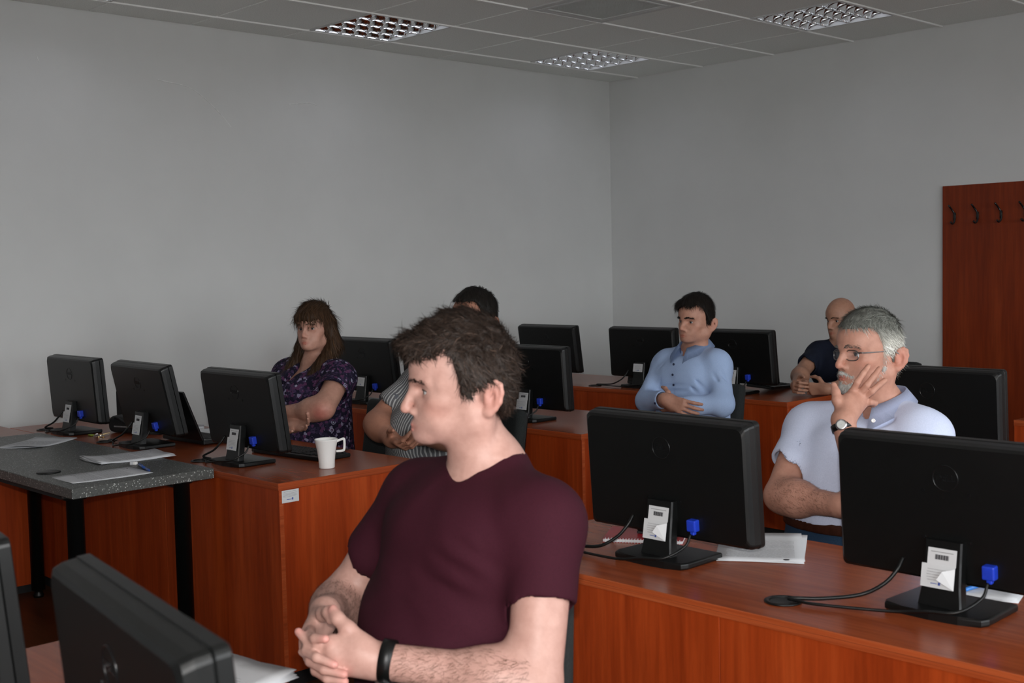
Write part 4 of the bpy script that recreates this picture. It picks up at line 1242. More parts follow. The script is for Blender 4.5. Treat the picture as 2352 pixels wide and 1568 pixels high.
# ---------------------------------------------------------------- office chairs
def make_chair():
    t = thing('office_chair', '', 'chair')
    b_ = bx(BM(), -.225, .225, -.22, .22, .40, .465, .03, 4)
    obj('seat', b_, 'chair_fabric', t, True)
    b_ = bx(BM(), -.195, .195, -.03, .03, 0, .335, .028, 4)
    for v in b_.verts: v.co.y += .35*v.co.x**2*-1+.0*v.co.z
    bk = obj('backrest', b_, 'chair_fabric', t, True); bk.location = (0, -.235, .515); bk.rotation_euler = (math.radians(9), 0, 0)
    sh = obj('back_shell', bx(BM(), -.185, .185, -.046, -.028, .02, .33, .008, 2), 'black_plastic', bk)
    obj('back_bar', tube(BM(), catmull([(0, -.05, .385), (0, -.20, .39), (0, -.285, .44), (0, -.30, .60)], 5), .018, 8), 'black_plastic', t, True)
    obj('mechanism', bx(BM(), -.07, .07, -.09, .09, .355, .40, .01), 'black_plastic', t)
    obj('gas_column', lathe(BM(), [(.001, .09), (.03, .09), (.03, .22), (.018, .221), (.018, .356), (.001, .356)], 20, False), 'black_plastic', t, True)
    for k in range(5):
        a = 2*PI*k/5+.3
        lg = obj('base_leg', tube(BM(), [(0, 0, .10), (.28*math.cos(a), .28*math.sin(a), .075)], .024, 8, rb=.016), 'black_plastic', t, True)
        b_ = xf(lathe(BM(), [(.001, -.02), (.028, -.02), (.03, -.015), (.03, .015), (.028, .02), (.001, .02)], 16, False), Matrix.Translation((.285*math.cos(a), .285*math.sin(a), .031)) @ Matrix.Rotation(a, 4, 'Z') @ Matrix.Rotation(PI/2, 4, 'X'))
        obj('castor', b_, 'black_plastic', lg, True)
    return t
chair0 = make_chair(); chair_used = False
def chair(x, y, yaw, label, seat_dz=0.0):
    global chair_used
    c = chair0 if not chair_used else copy_tree(chair0)
    chair_used = True
    c.location = (x, y, seat_dz); c.rotation_euler = (0, 0, math.radians(yaw-90))
    tag(c, label, 'chair', 'black office chairs')
    return c
# ---------------------------------------------------------------- the people
def person(label, x, y):
    return thing('person', label, 'person', (x, y, 0))
def settle(root):
    inv = Matrix.Translation(-root.location)
    for c in root.children: c.matrix_parent_inverse = inv
root_skin = {}
def body(root, S, F, res, base, ft, lo=None, extra=None):
    V, Q = polygonize(S, res, lo)
    c = skin_cols(V, F, base, ft)
    if extra is not None: c = extra(V, c)
    root_skin[root.name] = (V, Q)
    me = mesh_np('body', V, Q, np.clip(c, 0, 1))
    bm_ = bmesh.new(); bm_.from_mesh(me)
    be = [e for e in bm_.edges if len(e.link_faces) == 1 and e.verts[0].co.z > .60]
    if be:
        for f_ in bmesh.ops.holes_fill(bm_, edges=be, sides=24)['faces']: f_.smooth = True
        bm_.to_mesh(me)
    bm_.free()
    return obj('body', me, 'skin', root)
def strip(root, name, ring_in, ring_out, mat):
    b_ = BM()
    return b_
def watch(root, wr, ax, face, rad, strap='black_plastic', wide=.022, dial='black_gloss', case='steel', cr=.017):
    """strap round the wrist (axis ax) with the dial towards face"""
    ax = nrm(ax); f = nrm(A_(face)-ax*(A_(face)@ax)); s = np.cross(ax, f); wr = A_(wr)
    b_ = BM(); n = 36; rows = []
    for k in range(n):
        a = 2*PI*k/n; dirv = f*math.cos(a)*rad[0]+s*math.sin(a)*rad[1]
        dn = nrm(f*math.cos(a)/rad[0]+s*math.sin(a)/rad[1])
        rows.append([b_.verts.new(tuple(wr+dirv+dn*t+ax*u)) for t, u in ((0, -wide/2), (.003, -wide/2+.001), (.003, wide/2-.001), (0, wide/2))])
    for a, b in zip(rows, rows[1:]+rows[:1]):
        for q in range(4): b_.faces.new((a[q], a[(q+1) % 4], b[(q+1) % 4], b[q]))
    bmesh.ops.recalc_face_normals(b_, faces=b_.faces)
    wt = obj('wrist_watch', b_, strap, root, True)
    M = Vector(f).to_track_quat('Z', 'Y').to_matrix().to_4x4(); M.translation = Vector(wr+f*(rad[0]+.001))
    cs = obj('watch_case', xf(lathe(BM(), [(.001, 0), (cr, 0), (cr+.001, .004), (cr-.001, .008), (cr-.003, .0085), (.001, .0085)], 24, False), M), case, wt, True)
    obj('watch_dial', xf(lathe(BM(), [(.0005, .0088), (cr-.004, .0088)], 24, False), M), dial, wt)
def collar(root, F, mat, pts_in, drop, flare, h=.03):
    """turned-down collar: pts_in = neckline loop points (world) from left front round the back to right front"""
    b_ = BM(); P = [A_(p) for p in pts_in]; n = len(P); c = sum(P)/n
    rows = []
    for i, p in enumerate(P):
        out = nrm((p-c)*A_((1, 1, 0))); e = abs(2*i/(n-1)-1)
        tip = flare*(1+.7*e**4); dr = drop*(1+.9*e**4)
        rows.append([b_.verts.new(tuple(q)) for q in (p+A_((0, 0, -.010)), p+A_((0, 0, h)), p+out*.005+A_((0, 0, h+.003)), p+out*(tip*.55)+A_((0, 0, h-dr*.42)), p+out*tip+A_((0, 0, h-dr))
                     )])
    for a, b in zip(rows, rows[1:]):
        for q in range(4): b_.faces.new((a[q], a[q+1], b[q+1], b[q]))
    bmesh.ops.solidify(b_, geom=b_.faces[:], thickness=.0025)
    bmesh.ops.recalc_face_normals(b_, faces=b_.faces)
    return obj('collar', b_, mat, root, True)
def button(root, p, n, mat, r=.0055):
    M = Vector(n).to_track_quat('Z', 'Y').to_matrix().to_4x4(); M.translation = Vector(p)
    return obj('button', xf(lathe(BM(), [(.0008, 0), (r, 0), (r, .002), (r*.7, .0026), (r*.6, .0018), (.0008, .0018)], 14, False), M), mat, root, True)

# ---- man in the maroon T-shirt (nearest)
J = dict(fwd=(0, -1, 0), pelvis=(4.49, -5.57, .585), chest=(4.523, -5.515, .945), neck=(4.533, -5.482, 1.086), shL=(4.706, -5.505, 1.032), shR=(4.342, -5.500, 1.032),
         elL=(4.765, -5.600, .762), wrL=(4.552, -5.766, .799), elR=(4.200, -5.592, .786), wrR=(4.338, -5.727, .832), thigh=.43, spread=.06, knee_z=.52)
root = person('man in maroon V-neck T-shirt seated in front, hands clasped, looking left', 4.49, -5.57)
SK = (.47, .272, .225)
F = Frame((4.530, -5.504, 1.234), -126.5, -1, -1.5, .955)
S = Sdf()
head_prims(S, F, dict(jaw=1.0, nose=1.12, eye_open=.0042))
neck_prims(S, F, J['neck'], .055, .062)
torso_prims(S, J, 0, core=True)
arm_prims(S, J['shL'], J['elL'], J['wrL'], (.056, .046, .049, .030))
arm_prims(S, J['shR'], J['elR'], J['wrR'], (.058, .046, .048, .030))
def chain(S, pts, r0, r1, k=.004):
    n = len(pts)-1
    for i in range(n): S.rc(pts[i], pts[i+1], r0+(r1-r0)*i/n, r0+(r1-r0)*(i+1)/n, k)
# left hand (nearer): palm, knuckles, fingers laced through the other hand
wl_ = A_(J['wrL'])
LK = [(4.497, -5.824, .834), (4.503, -5.830, .820), (4.510, -5.825, .803), (4.512, -5.812, .788)]
for kp, o in zip(LK, (.010, .004, -.004, -.011)): S.rc(wl_+A_((-.008, -.010, o)), kp, .019, .0125, .018)
S.el((4.527, -5.793, .812), (.028, .020, .030), k=.02)
for ch_ in ([LK[0], (4.484, -5.846, .831), (4.462, -5.850, .829), (4.438, -5.853, .845)], [LK[1], (4.482, -5.843, .813), (4.460, -5.846, .804), (4.438, -5.847, .808)],
            [LK[2], (4.484, -5.836, .793), (4.458, -5.836, .788), (4.434, -5.834, .792)], [LK[3], (4.487, -5.820, .778), (4.462, -5.821, .773), (4.441, -5.821, .774)]):
    chain(S, ch_, .0102, .0072)
chain(S, [(4.536, -5.782, .828), (4.508, -5.799, .853), (4.489, -5.805, .868), (4.474, -5.804, .881)], .0150, .0085, .010)
# right hand (behind)
wr_ = A_(J['wrR'])
RK = [(4.404, -5.806, .832), (4.406, -5.816, .815), (4.408, -5.817, .796), (4.416, -5.808, .776)]
for kp, o in zip(RK, (.010, .004, -.004, -.010)): S.rc(wr_+A_((.01, -.008, o)), kp, .019, .0125, .018)
for ch_ in ([RK[0], (4.450, -5.838, .838), (4.486, -5.852, .843), (4.510, -5.847, .846)], [RK[1], (4.466, -5.856, .817), (4.502, -5.860, .815), (4.530, -5.844, .805)],
            [RK[2], (4.465, -5.848, .797), (4.506, -5.849, .792), (4.536, -5.829, .786)], [RK[3], (4.460, -5.834, .776), (4.496, -5.836, .771), (4.522, -5.818, .767)]):
    chain(S, ch_, .0100, .0074)
chain(S, [(4.372, -5.764, .842), (4.425, -5.790, .860), (4.456, -5.800, .871), (4.472, -5.808, .862)], .0145, .0085, .010)
def tips_pink(V, c):
    for p in ((4.512, -5.847, .846), (4.532, -5.843, .805), (4.538, -5.828, .786), (4.524, -5.817, .767), (4.437, -5.853, .846), (4.473, -5.804, .882)):
        w_ = np.exp(-((V-A_(p))**2).sum(1)/.011**2)[:, None]*.6
        c = c*(1-w_)+A_((.70, .27, .24))*w_
    return c
body(root, S, F, .0029, SK, feats(SK, red=.55, stubble=.45), A_((-99, -99, .52)), tips_pink)
eyes(root, F, (4, -2)); lips(root, F, SK, 1.0, (.92, .66, .66), -.001, .78)
V_, Q_ = root_skin[root.name]; N_ = vnormals(V_, Q_)
arm_hair(root, V_, N_, J['elL'], J['wrL'], 2600, (.10, .055, .035)); arm_hair(root, V_, N_, J['elR'], J['wrR'], 2600, (.06, .035, .024))
# brows
def brow_strands(root, F, col, count=260, wid=.0011, L=.011, thick=.0042, name='eyebrows'):
    r = np.random.default_rng(11); P, N, Fl = [], [], []
    for s in (-1, 1):
        for i in range(60):
            t = i/59; a = A_((s*(.011+.036*t), .1315-.004*t-.022*t*t, .0345+.006*math.sin(t*2.2)-.003*t))
            P.append(F.w(a+A_((0, 0, r.normal(0, thick*.4))))); N.append(F.R@nrm((s*.3*t, 1, .1))); Fl.append(F.R@nrm((s*1, -.35*t, .35-.6*t)))
    X, q, cc = strands(A_(P), A_(N), A_(Fl), count, L*F.s, wid, .001, col, .25, 4, .05, 3, .10)
    return obj(name, mesh_np(name, X, q, np.clip(cc, 0, 1)), 'hair', root)
brow_strands(root, F, (.022, .013, .010), 420, .0014)
HL = interp_line([-.12, -.038, -.033, -.026, -.02, -.004, .012, .026, .036, .043, .048, .055, .066, .085, .112, .16],
                 [-.052, -.048, -.02, .015, .034, .038, .020, .008, .014, .045, .07, .088, .104, .094, .086, .086])
HS = hair_sdf(F, .0135, lambda q: q[:, 2]-HL(q[:, 1]), 1.0, .008, .0045, 95, 5)
HS.el(F.w((.0, .122, .108)), A_((.045, .024, .018)), F.R, .02)           # front quiff
HS.post.append(lambda P: .003*wob(P, 210, 9))
def flow_m(q):
    t = np.clip((q[:, 2]-.07)/.05, 0, 1)[:, None]
    return t*A_((.15, .9, -.05))+(1-t)*A_((0, -.55, -.8))
hair_obj(root, HS, F, .003, flow_m, (.021, .0135, .010), .55, 20000, .022, .0013, .0030, .5, 3, .30)
# T-shirt
T = Sdf(); lat, fwd, ax = torso_prims(T, J, .013, belly=.018)
for sh, el_, t in ((J['shL'], J['elL'], .52), (J['shR'], J['elR'], .52)):
    sh, el_ = A_(sh), A_(el_); T.rc(sh+A_((0, 0, -.014)), sh+(el_-sh)*t, .067, .064, .03)
for sh, el_, t in ((J['shL'], J['elL'], .52), (J['shR'], J['elR'], .52)):           # open sleeve ends
    sh, el_ = A_(sh), A_(el_); d = nrm(el_-sh); e = sh+(el_-sh)*t
    o = e+lat*.022*(1 if el_[0] > 4.5 else -1); T.rc(e-d*.02, e+d*.12, .054, .054, .003, 's'); T.fn(lambda P, e=e, d=d, o=o: np.maximum(-((P-e)@d), np.sqrt(((P-o-d*.03)**2).sum(1))-.066), e, .2, .004, 's')
nb = A_(J['neck'])
T.rc(nb+A_((0, .004, .012)), nb+A_((.0, -.01, .16)), .064, .075, .006, 's')
T.rc(nb+A_((.0, -.045, .025)), A_((4.545, -5.618, 1.098)), .042, .004, .006, 's')
T.post += [crease((4.66, -5.63, 1.02), (4.70, -5.62, .93), .013, .009), crease((4.57, -5.66, .97), (4.70, -5.63, .92), .013, .009), crease((4.54, -5.67, .93), (4.69, -5.64, .885), .011, .008),
           crease((4.60, -5.66, 1.01), (4.70, -5.61, .95), .011, .007), lambda P: .0022*wob(P*A_((1, 1, 1.8)), 22, 2), fold((4.62, -5.64, .80), .14, (10, 10, 75), .003), fold((4.40, -5.62, .86), .10, (30, 0, 60), .003)]
shirt('t_shirt', root, T, .0045, 'maroon_knit')
trousers(root, J, 'black_denim')
watch(root, A_(J['wrL'])+A_((.012, .010, -.001)), A_(J['elL'])-A_(J['wrL']), (-.1, -.2, -1), (.034, .030), 'black_plastic', .024, 'black_gloss', 'steel')
settle(root)
chair(4.465, -5.545, -58, 'black office chair under the man in the maroon T-shirt')
# ---- grey-haired man with glasses, cheek on his hand
J = dict(fwd=(0.12, -.99, 0), pelvis=(4.365, -3.905, .60), chest=(4.388, -3.862, .875), neck=(4.403, -3.800, 1.030), shL=(4.560, -3.822, .985), shR=(4.205, -3.872, .980),
         elL=(4.530, -4.085, .792), wrL=(4.428, -4.050, 1.022), elR=(4.236, -4.068, .796), wrR=(4.480, -4.130, .806), thigh=.36, spread=.05, knee_z=.53, waist_z=.735, belly=.02)
root = person('grey haired man with glasses in pale blue shirt, resting cheek on hand', 4.37, -3.9)
SK = (.50, .255, .185)
F = Frame((4.406, -3.828, 1.182), -111, 3, 2, .968)
S = Sdf()
head_prims(S, F, dict(jaw=1.05, nose=1.08, ear=1.04, eye_open=.0058, width=1.02))
neck_prims(S, F, J['neck'], .056, .062)
torso_prims(S, J, 0, core=True)
arm_prims(S, J['shL'], J['elL'], J['wrL'], (.054, .046, .047, .031))
arm_prims(S, J['shR'], J['elR'], J['wrR'], (.054, .047, .047, .031))
hand_prims(S, J['wrR'], (.95, -.15, -.05), (0, .6, -.8), False, [(25, 30, 15)]*4)
for kp, o in zip([(4.420, -3.988, 1.100), (4.432, -3.977, 1.093), (4.438, -3.964, 1.083), (4.436, -3.953, 1.068)], (-.014, -.005, .004, .012)):
    S.rc(A_(J['wrL'])+A_((o*.7, .004, .012)), kp, .020, .0125, .02)
S.el((4.424, -4.018, 1.066), (.024, .026, .034), k=.02)
for ch_ in ([(4.420, -3.988, 1.100), (4.437, -3.990, 1.130), (4.446, -3.972, 1.155), (4.449, -3.950, 1.173)], [(4.432, -3.977, 1.093), (4.458, -3.975, 1.122), (4.468, -3.954, 1.146), (4.470, -3.928, 1.165)],
            [(4.438, -3.964, 1.083), (4.465, -3.961, 1.104), (4.476, -3.940, 1.121), (4.479, -3.912, 1.132)], [(4.436, -3.953, 1.068), (4.455, -3.950, 1.072), (4.458, -3.930, 1.068), (4.448, -3.922, 1.060)]):
    chain(S, ch_, .0102, .0076)
chain(S, [(4.412, -4.036, 1.060), (4.404, -4.042, 1.082), (4.396, -4.034, 1.104), (4.386, -4.028, 1.122)], .0140, .0090, .010)
body(root, S, F, .0030, SK, feats(SK, red=.6), A_((-99, -99, .50)))
eyes(root, F, (3, -1)); lips(root, F, SK, 1.0, (.90, .58, .58), -.002, .85)
V_, Q_ = root_skin[root.name]; arm_hair(root, V_, vnormals(V_, Q_), J['elR'], J['wrR'], 2200, (.07, .04, .028))
brow_strands(root, F, (.11, .10, .09), 200, .0011, .011, .005)
HLG = interp_line([-.12, -.045, -.036, -.026, -.02, -.004, .012, .024, .034, .042, .050, .06, .075, .095, .115, .16],
                  [-.055, -.05, -.02, .015, .034, .040, .020, -.010, -.004, .035, .062, .084, .098, .094, .090, .090])
HS = hair_sdf(F, .0070, lambda q: q[:, 2]-HLG(q[:, 1]), 1.02, .0, .003, 80, 15)
def grey_col(q):
    t = np.clip((q[:, 2]-.045)/.05, 0, 1)[:, None]
    st = (.75+.5*np.sin(q[:, 1]*260+q[:, 2]*120+q[:, 0]*90)**2)[:, None]
    return (t*A_((.17, .175, .155))*st+(1-t)*A_((.62, .61, .55)))
def flow_g(q):
    t = np.clip((q[:, 2]-.085)/.04, 0, 1)[:, None]
    return t*A_((.35, .8, -.15))+(1-t)*A_((0, -.75, -.6))
hair_obj(root, HS, F, .0035, flow_g, (.4, .4, .36), .28, 9000, .032, .0013, .0016, .12, 8, .16, colfn=grey_col)
# moustache, goatee and whiskers
BS = Sdf()
for s in (-1, 1):
    BS.rc(F.w((s*.003, .131, -.0405)), F.w((s*.027, .109, -.0515)), .0062, .0055, .006)
    BS.rc(F.w((s*.027, .108, -.052)), F.w((s*.022, .106, -.074)), .0055, .008, .008)
    BS.rc(F.w((s*.064, .030, .004)), F.w((s*.0655, .026, -.028)), .008, .007, .008)
    BS.rc(F.w((s*.0635, .026, -.028)), F.w((s*.050, .046, -.062)), .0065, .0065, .008)
BS.el(F.w((0, .112, -.083)), A_((.026, .018, .018)), F.R, .012)
BS.el(F.w((0, .121, -.0675)), A_((.010, .008, .007)), F.R, .008)
BS.post.append(lambda P: .0016*wob(P, 300, 2))
hair_obj(root, BS, F, .0028, lambda q: np.stack([q[:, 0]*8, np.zeros(len(q)), -np.ones(len(q))], 1), (.50, .49, .46), .3, 2200, .011, .0009, .0012, .1, 9, .25, name='beard')
# shirt
T = Sdf(); lat, fwd, ax = torso_prims(T, J, .017, belly=.022)
for sh, el_, t in ((J['shL'], J['elL'], .62), (J['shR'], J['elR'], .55)):
    sh, el_ = A_(sh), A_(el_); T.rc(sh+A_((0, 0, -.014)), sh+(el_-sh)*t, .066, .070, .03)
for sg, sh, el_, t in ((1, J['shL'], J['elL'], .62), (-1, J['shR'], J['elR'], .55)):
    sh, el_ = A_(sh), A_(el_); d = nrm(el_-sh); e = sh+(el_-sh)*t; o = e+lat*.02*sg
    T.rc(e-d*.03, e+d*.12, .058, .058, .003, 's'); T.fn(lambda P, e=e, d=d, o=o: np.maximum(-((P-e)@d), np.sqrt(((P-o-d*.03)**2).sum(1))-.068), e, .2, .004, 's')
nb = A_(J['neck'])
T.rc(nb+A_((0, 0, .015)), nb+A_((0, -.01, .16)), .062, .075, .006, 's')
T.rc(nb+A_((.0, -.04, .02)), nb+A_((.012, -.125, -.045)), .030, .003, .006, 's')
halfspace(T, (0, 0, .728), (0, 0, -1))
T.post += [lambda P: .0022*wob(P*A_((1, 1, .6)), 30, 12), crease((4.47, -3.99, 1.0), (4.54, -3.90, .93), .010, .007), crease((4.52, -3.85, 1.03), (4.44, -3.95, .99), .009, .006), crease((4.50, -3.84, 1.045), (4.43, -3.92, 1.02), .008, .005),
           crease((4.30, -4.0, .80), (4.45, -4.02, .78), .010, .006), crease((4.30, -4.0, .84), (4.42, -4.02, .82), .010, .005), crease((4.26, -3.98, .93), (4.33, -3.99, .86), .010, .006), crease((4.355, -4.03, .95), (4.36, -4.05, .78), .004, .003)]
shirt('shirt', root, T, .0045, 'pale_blue_cotton')
lp = [nb+A_((math.sin(a)*.062+.006, -math.cos(a)*(.092 if math.cos(a) > 0 else .062), -.014+.047*(1-math.cos(a))/2+.012*math.sin(a)**2)) for a in np.linspace(.30, 2*PI-.30, 27)]
collar(root, F, 'pale_blue_cotton', lp, .034, .036, .034)
button(root, nb+A_((.052, -.135, -.012)), (.5, -.8, .2), 'ceramic', .006)
B_ = Sdf(); torso_prims(B_, J, .0165, belly=.022, trap=False); halfspace(B_, (0, 0, .740), (0, 0, 1)); halfspace(B_, (0, 0, .705), (0, 0, -1))
shirt('belt', root, B_, .005, 'brown_leather')
trousers(root, J, 'denim', .007)
watch(root, A_(J['wrL'])+A_((.002, -.001, -.012)), A_(J['elL'])-A_(J['wrL']), (.45, -1, .2), (.034, .031), 'black_plastic', .020, 'grille', 'steel', .015)
# glasses
b_ = BM()
lens = {}
for s in (-1, 1):
    pts = []
    for k in range(28):
        a = 2*PI*k/28; ca, sa = math.cos(a), math.sin(a)
        x = .033+.0235*math.copysign(abs(ca)**.62, ca); z = .009+.0150*math.copysign(abs(sa)**.7, sa)
        pts.append(F.w((s*x, .1215-.006*((x-.01)/.04)**2, z+.003)))
    tube(b_, [Vector(p) for p in pts], .0016, 6, True); lens[s] = pts
    tube(b_, [Vector(F.w(p)) for p in ((s*.0565, .1150, .0205), (s*.0685, .104, .0205), (s*.0765, .055, .024), (s*.0795, .002, .028), (s*.0790, -.016, .018), (s*.0775, -.026, -.004))], .0018, 6)
tube(b_, [Vector(F.w(p)) for p in ((-.0098, .1215, .016), (-.005, .1320, .0175), (.005, .1320, .0175), (.0098, .1215, .016))], .0012, 6)
gl = obj('glasses', b_, 'gunmetal', root, True)
for s in (-1, 1):
    b_ = BM(); b_.faces.new([b_.verts.new(tuple(p)) for p in lens[s]]); bmesh.ops.solidify(b_, geom=b_.faces[:], thickness=.0012)
    obj('lens', b_, 'clear_glass', gl)
settle(root)
chair(4.37, -3.82, -90, 'black office chair under the grey haired man')
# ---- man in the blue long-sleeved shirt
J = dict(fwd=(0, -1, 0), leg=(-.45, -.89, 0), pelvis=(2.525, -2.27, .60), chest=(2.522, -2.270, .892), neck=(2.512, -2.232, 1.036), shL=(2.672, -2.250, .992), shR=(2.348, -2.262, .984),
         elL=(2.760, -2.345, .800), wrL=(2.600, -2.520, .800), elR=(2.372, -2.435, .800), wrR=(2.580, -2.545, .830), thigh=.42, spread=.05, knee_z=.52, waist_z=.70)
root = person('dark haired man in blue long sleeved shirt, arms folded', 2.525, -2.27)
SK = (.46, .235, .165)
F = Frame((2.545, -2.235, 1.172), -93, 1, -2, .955)
S = Sdf()
head_prims(S, F, dict(jaw=1.10, nose=1.0, eye_open=.0036, fat=.004))
neck_prims(S, F, J['neck'], .056, .062)
torso_prims(S, J, -.006, half=.078, core=True)
arm_prims(S, J['shL'], J['elL'], J['wrL'], (.042, .036, .034, .029)); arm_prims(S, J['shR'], J['elR'], J['wrR'], (.042, .036, .034, .029))
hand_prims(S, J['wrR'], (.90, .12, -.28), (.1, .9, -.2), False, [(18, 28, 20), (20, 30, 20), (24, 32, 20), (28, 35, 20)], .10, 1.0, ((.6, -.15, .9), (.75, .2, .6), (.95, .3, .2)))
hand_prims(S, J['wrL'], (-.95, .2, 0), (0, .9, .2), True, [(20, 25, 15)]*4)
body(root, S, F, .0039, SK, feats(SK, red=.35, stubble=.55), A_((-99, -99, .55)))
eyes(root, F, (4, -3)); lips(root, F, SK, 1.0, (.88, .62, .60), -.002, .82)
brow_strands(root, F, (.010, .008, .007), 260, .0016, .012, .005)
HLB = interp_line([-.12, -.045, -.036, -.026, -.02, -.004, .012, .024, .034, .042, .050, .06, .075, .095, .115, .16],
                  [-.060, -.055, -.02, .015, .034, .040, .020, .004, .012, .045, .072, .092, .106, .102, .098, .098])
HS = hair_sdf(F, .0125, lambda q: q[:, 2]-HLB(q[:, 1])+.012*np.clip(-q[:, 0]/.03, 0, 1), 1.0, .008, .002, 60, 25)
HS.el(F.w((-.045, .098, .100)), A_((.022, .022, .022)), F.R, .02)
flow_b = lambda q: np.stack([np.sign(q[:, 0]+.01)*.5*np.clip((q[:, 2]-.06)/.05, 0, 1), np.where(q[:, 2] > .09, .35, -.3), -.8*np.ones(len(q))], 1)
hair_obj(root, HS, F, .004, flow_b, (.013, .010, .008), .35, 6500, .036, .0017, .0012, .08, 12, .12)
T = Sdf(); lat, fwd, ax = torso_prims(T, J, .010, half=.080)
for sh, el_, wr, t in ((J['shL'], J['elL'], J['wrL'], .9), (J['shR'], J['elR'], J['wrR'], .86)):
    sh, el_, wr = A_(sh), A_(el_), A_(wr); T.rc(sh+A_((0, 0, -.014)), el_, .058, .053, .04); T.rc(el_, el_+(wr-el_)*t, .053, .043, .03)
    d = nrm(wr-el_); e = el_+(wr-el_)*t
    T.rc(e-d*.03, e+d*.08, .0385, .0385, .003, 's'); T.fn(lambda P, e=e, d=d: np.maximum(-((P-e)@d), np.sqrt(((P-e-d*.025)**2).sum(1))-.048), e, .15, .003, 's')
nb = A_(J['neck'])
T.rc(nb+A_((0, 0, .012)), nb+A_((0, -.01, .16)), .060, .075, .006, 's')
T.rc(nb+A_((.0, -.04, .012)), nb+A_((0, -.115, -.05)), .028, .003, .006, 's')
T.post += [lambda P: .004*wob(P*A_((1, 1, .7)), 30, 32)]
for a_, b_, w_, dp in (((2.60, -2.36, .985), (2.70, -2.33, .88), .009, .012), ((2.70, -2.34, .95), (2.77, -2.33, .85), .010, .011), ((2.61, -2.38, .93), (2.71, -2.37, .84), .009, .011), ((2.58, -2.38, .90), (2.69, -2.40, .82), .009, .010),
                       ((2.42, -2.36, .98), (2.37, -2.37, .87), .009, .011), ((2.40, -2.37, .93), (2.36, -2.41, .84), .008, .010), ((2.43, -2.41, .85), (2.66, -2.41, .865), .009, .012), ((2.43, -2.41, .875), (2.60, -2.41, .89), .008, .009),
                       ((2.38, -2.43, .86), (2.43, -2.47, .81), .007, .008), ((2.505, -2.375, .985), (2.515, -2.41, .82), .004, .005), ((2.46, -2.38, .96), (2.42, -2.40, .87), .008, .008), ((2.73, -2.32, .97), (2.76, -2.30, .88), .009, .009)):
    T.post.append(crease(a_, b_, w_, dp))
shirt('shirt', root, T, .005, 'blue_cotton')
lp = [nb+A_((math.sin(a)*.062, -math.cos(a)*(.088 if math.cos(a) > 0 else .062), -.014+.047*(1-math.cos(a))/2+.012*math.sin(a)**2)) for a in np.linspace(.32, 2*PI-.32, 27)]
collar(root, F, 'blue_cotton', lp, .038, .038, .034)
for z in (.985, .935, .885, .845): button(root, (2.512+(.985-z)*.06, -2.398-.018*(1-abs(z-.915)/.07), z), (.1, -1, .1), 'teal_button', .006)
button(root, A_(J['wrR'])+A_((-.03, -.045, -.015)), (0, -1, -.2), 'teal_button', .006)
trousers(root, J, 'black_denim', .01)
settle(root)
chair(2.40, -2.19, -82, 'black office chair under the man in the blue shirt')

# ---- woman in the paisley blouse
J = dict(fwd=(0, -1, 0), pelvis=(1.512, -3.815, .60), chest=(1.512, -3.825, .885), neck=(1.508, -3.795, 1.035), shL=(1.700, -3.795, 1.000), shR=(1.318, -3.825, .995),
         elL=(1.820, -3.975, .872), wrL=(1.560, -4.030, .842), elR=(1.345, -3.955, .795), wrR=(1.655, -4.025, .785), thigh=.40, spread=.04, knee_z=.52)
root = person('woman with long brown hair and fringe in purple paisley blouse', 1.512, -3.815)
SK = (.47, .25, .185)
F = Frame((1.528, -3.792, 1.190), -66, 4, 3, .935)
S = Sdf()
head_prims(S, F, dict(jaw=.98, nose=.86, eye_open=.0038, fat=.007, chin=.002))
neck_prims(S, F, J['neck'], .047, .054, False)
torso_prims(S, J, 0, core=True)
arm_prims(S, J['shL'], J['elL'], J['wrL'], (.056, .048, .048, .027)); arm_prims(S, J['shR'], J['elR'], J['wrR'], (.056, .048, .047, .027))
hand_prims(S, J['wrR'], (.97, .05, .12), (.1, -.55, .75), False, [(10, 15, 12), (18, 20, 15), (26, 26, 15), (34, 30, 18)], .12, .9)
hand_prims(S, J['wrL'], (-.95, .25, -.1), (0, .8, -.4), True, [(20, 25, 15)]*4, .1, .9)
def elbow_red(V, c):
    w_ = np.exp(-((V-A_((1.835, -4.00, .858)))**2).sum(1)/.036**2)[:, None]*.85
    return c*(1-w_)+A_((.52, .13, .11))*w_
body(root, S, F, .0039, SK, feats(SK, red=.4), A_((-99, -99, .55)), elbow_red)
eyes(root, F, (6, 0)); lips(root, F, SK, .95, (.90, .62, .62), .0015, .78)
brow_strands(root, F, (.05, .03, .02), 160, .0013, .010, .0035)
HLW = interp_line([-.2, .012, .022, .034, .046, .058, .07, .09, .11, .16], [-.30, -.30, -.20, -.06, .0, .030, .054, .062, .058, .058])
HS = hair_sdf(F, .0105, lambda q: q[:, 2]-HLW(q[:, 1]), 1.0, .0, .002, 50, 35)
for s in (-1, 1):
    HS.rc(F.w((s*.074, .004, .05)), F.w((s*.090, -.004, -.06)), .028, .030, .03)
    HS.rc(F.w((s*.090, -.004, -.06)), A_((1.512+s*-.0, -3.80, 1.03))+A_((s*.105, -.045, .0)), .030, .034, .03)
    HS.rc(A_((1.512+s*.105, -3.845, 1.03)), A_((1.512+s*.075, -3.945, .945)), .032, .012, .03)
    HS.rc(F.w((s*.058, .072, .075)), F.w((s*.073, .036, .0)), .012, .012, .02)
HS.rc(F.w((0, -.06, .02)), F.w((0, -.055, -.12)), .055, .05, .04)
HS.el(F.w((0, .108, .076)), A_((.054, .024, .034)), F.R, .015)
HS.el(F.w((0, .125, .018)), A_((.044, .03, .028)), F.R, .006, 's')
HS.post.append(lambda P: .0022*np.sin(P[:, 0]*260+P[:, 1]*210+3*wob(P, 20, 4)))
flow_w = lambda q: np.stack([q[:, 0]*3, np.where(q[:, 2] > .10, .6, .05), np.where(q[:, 2] > .12, -.2, -1.)], 1)
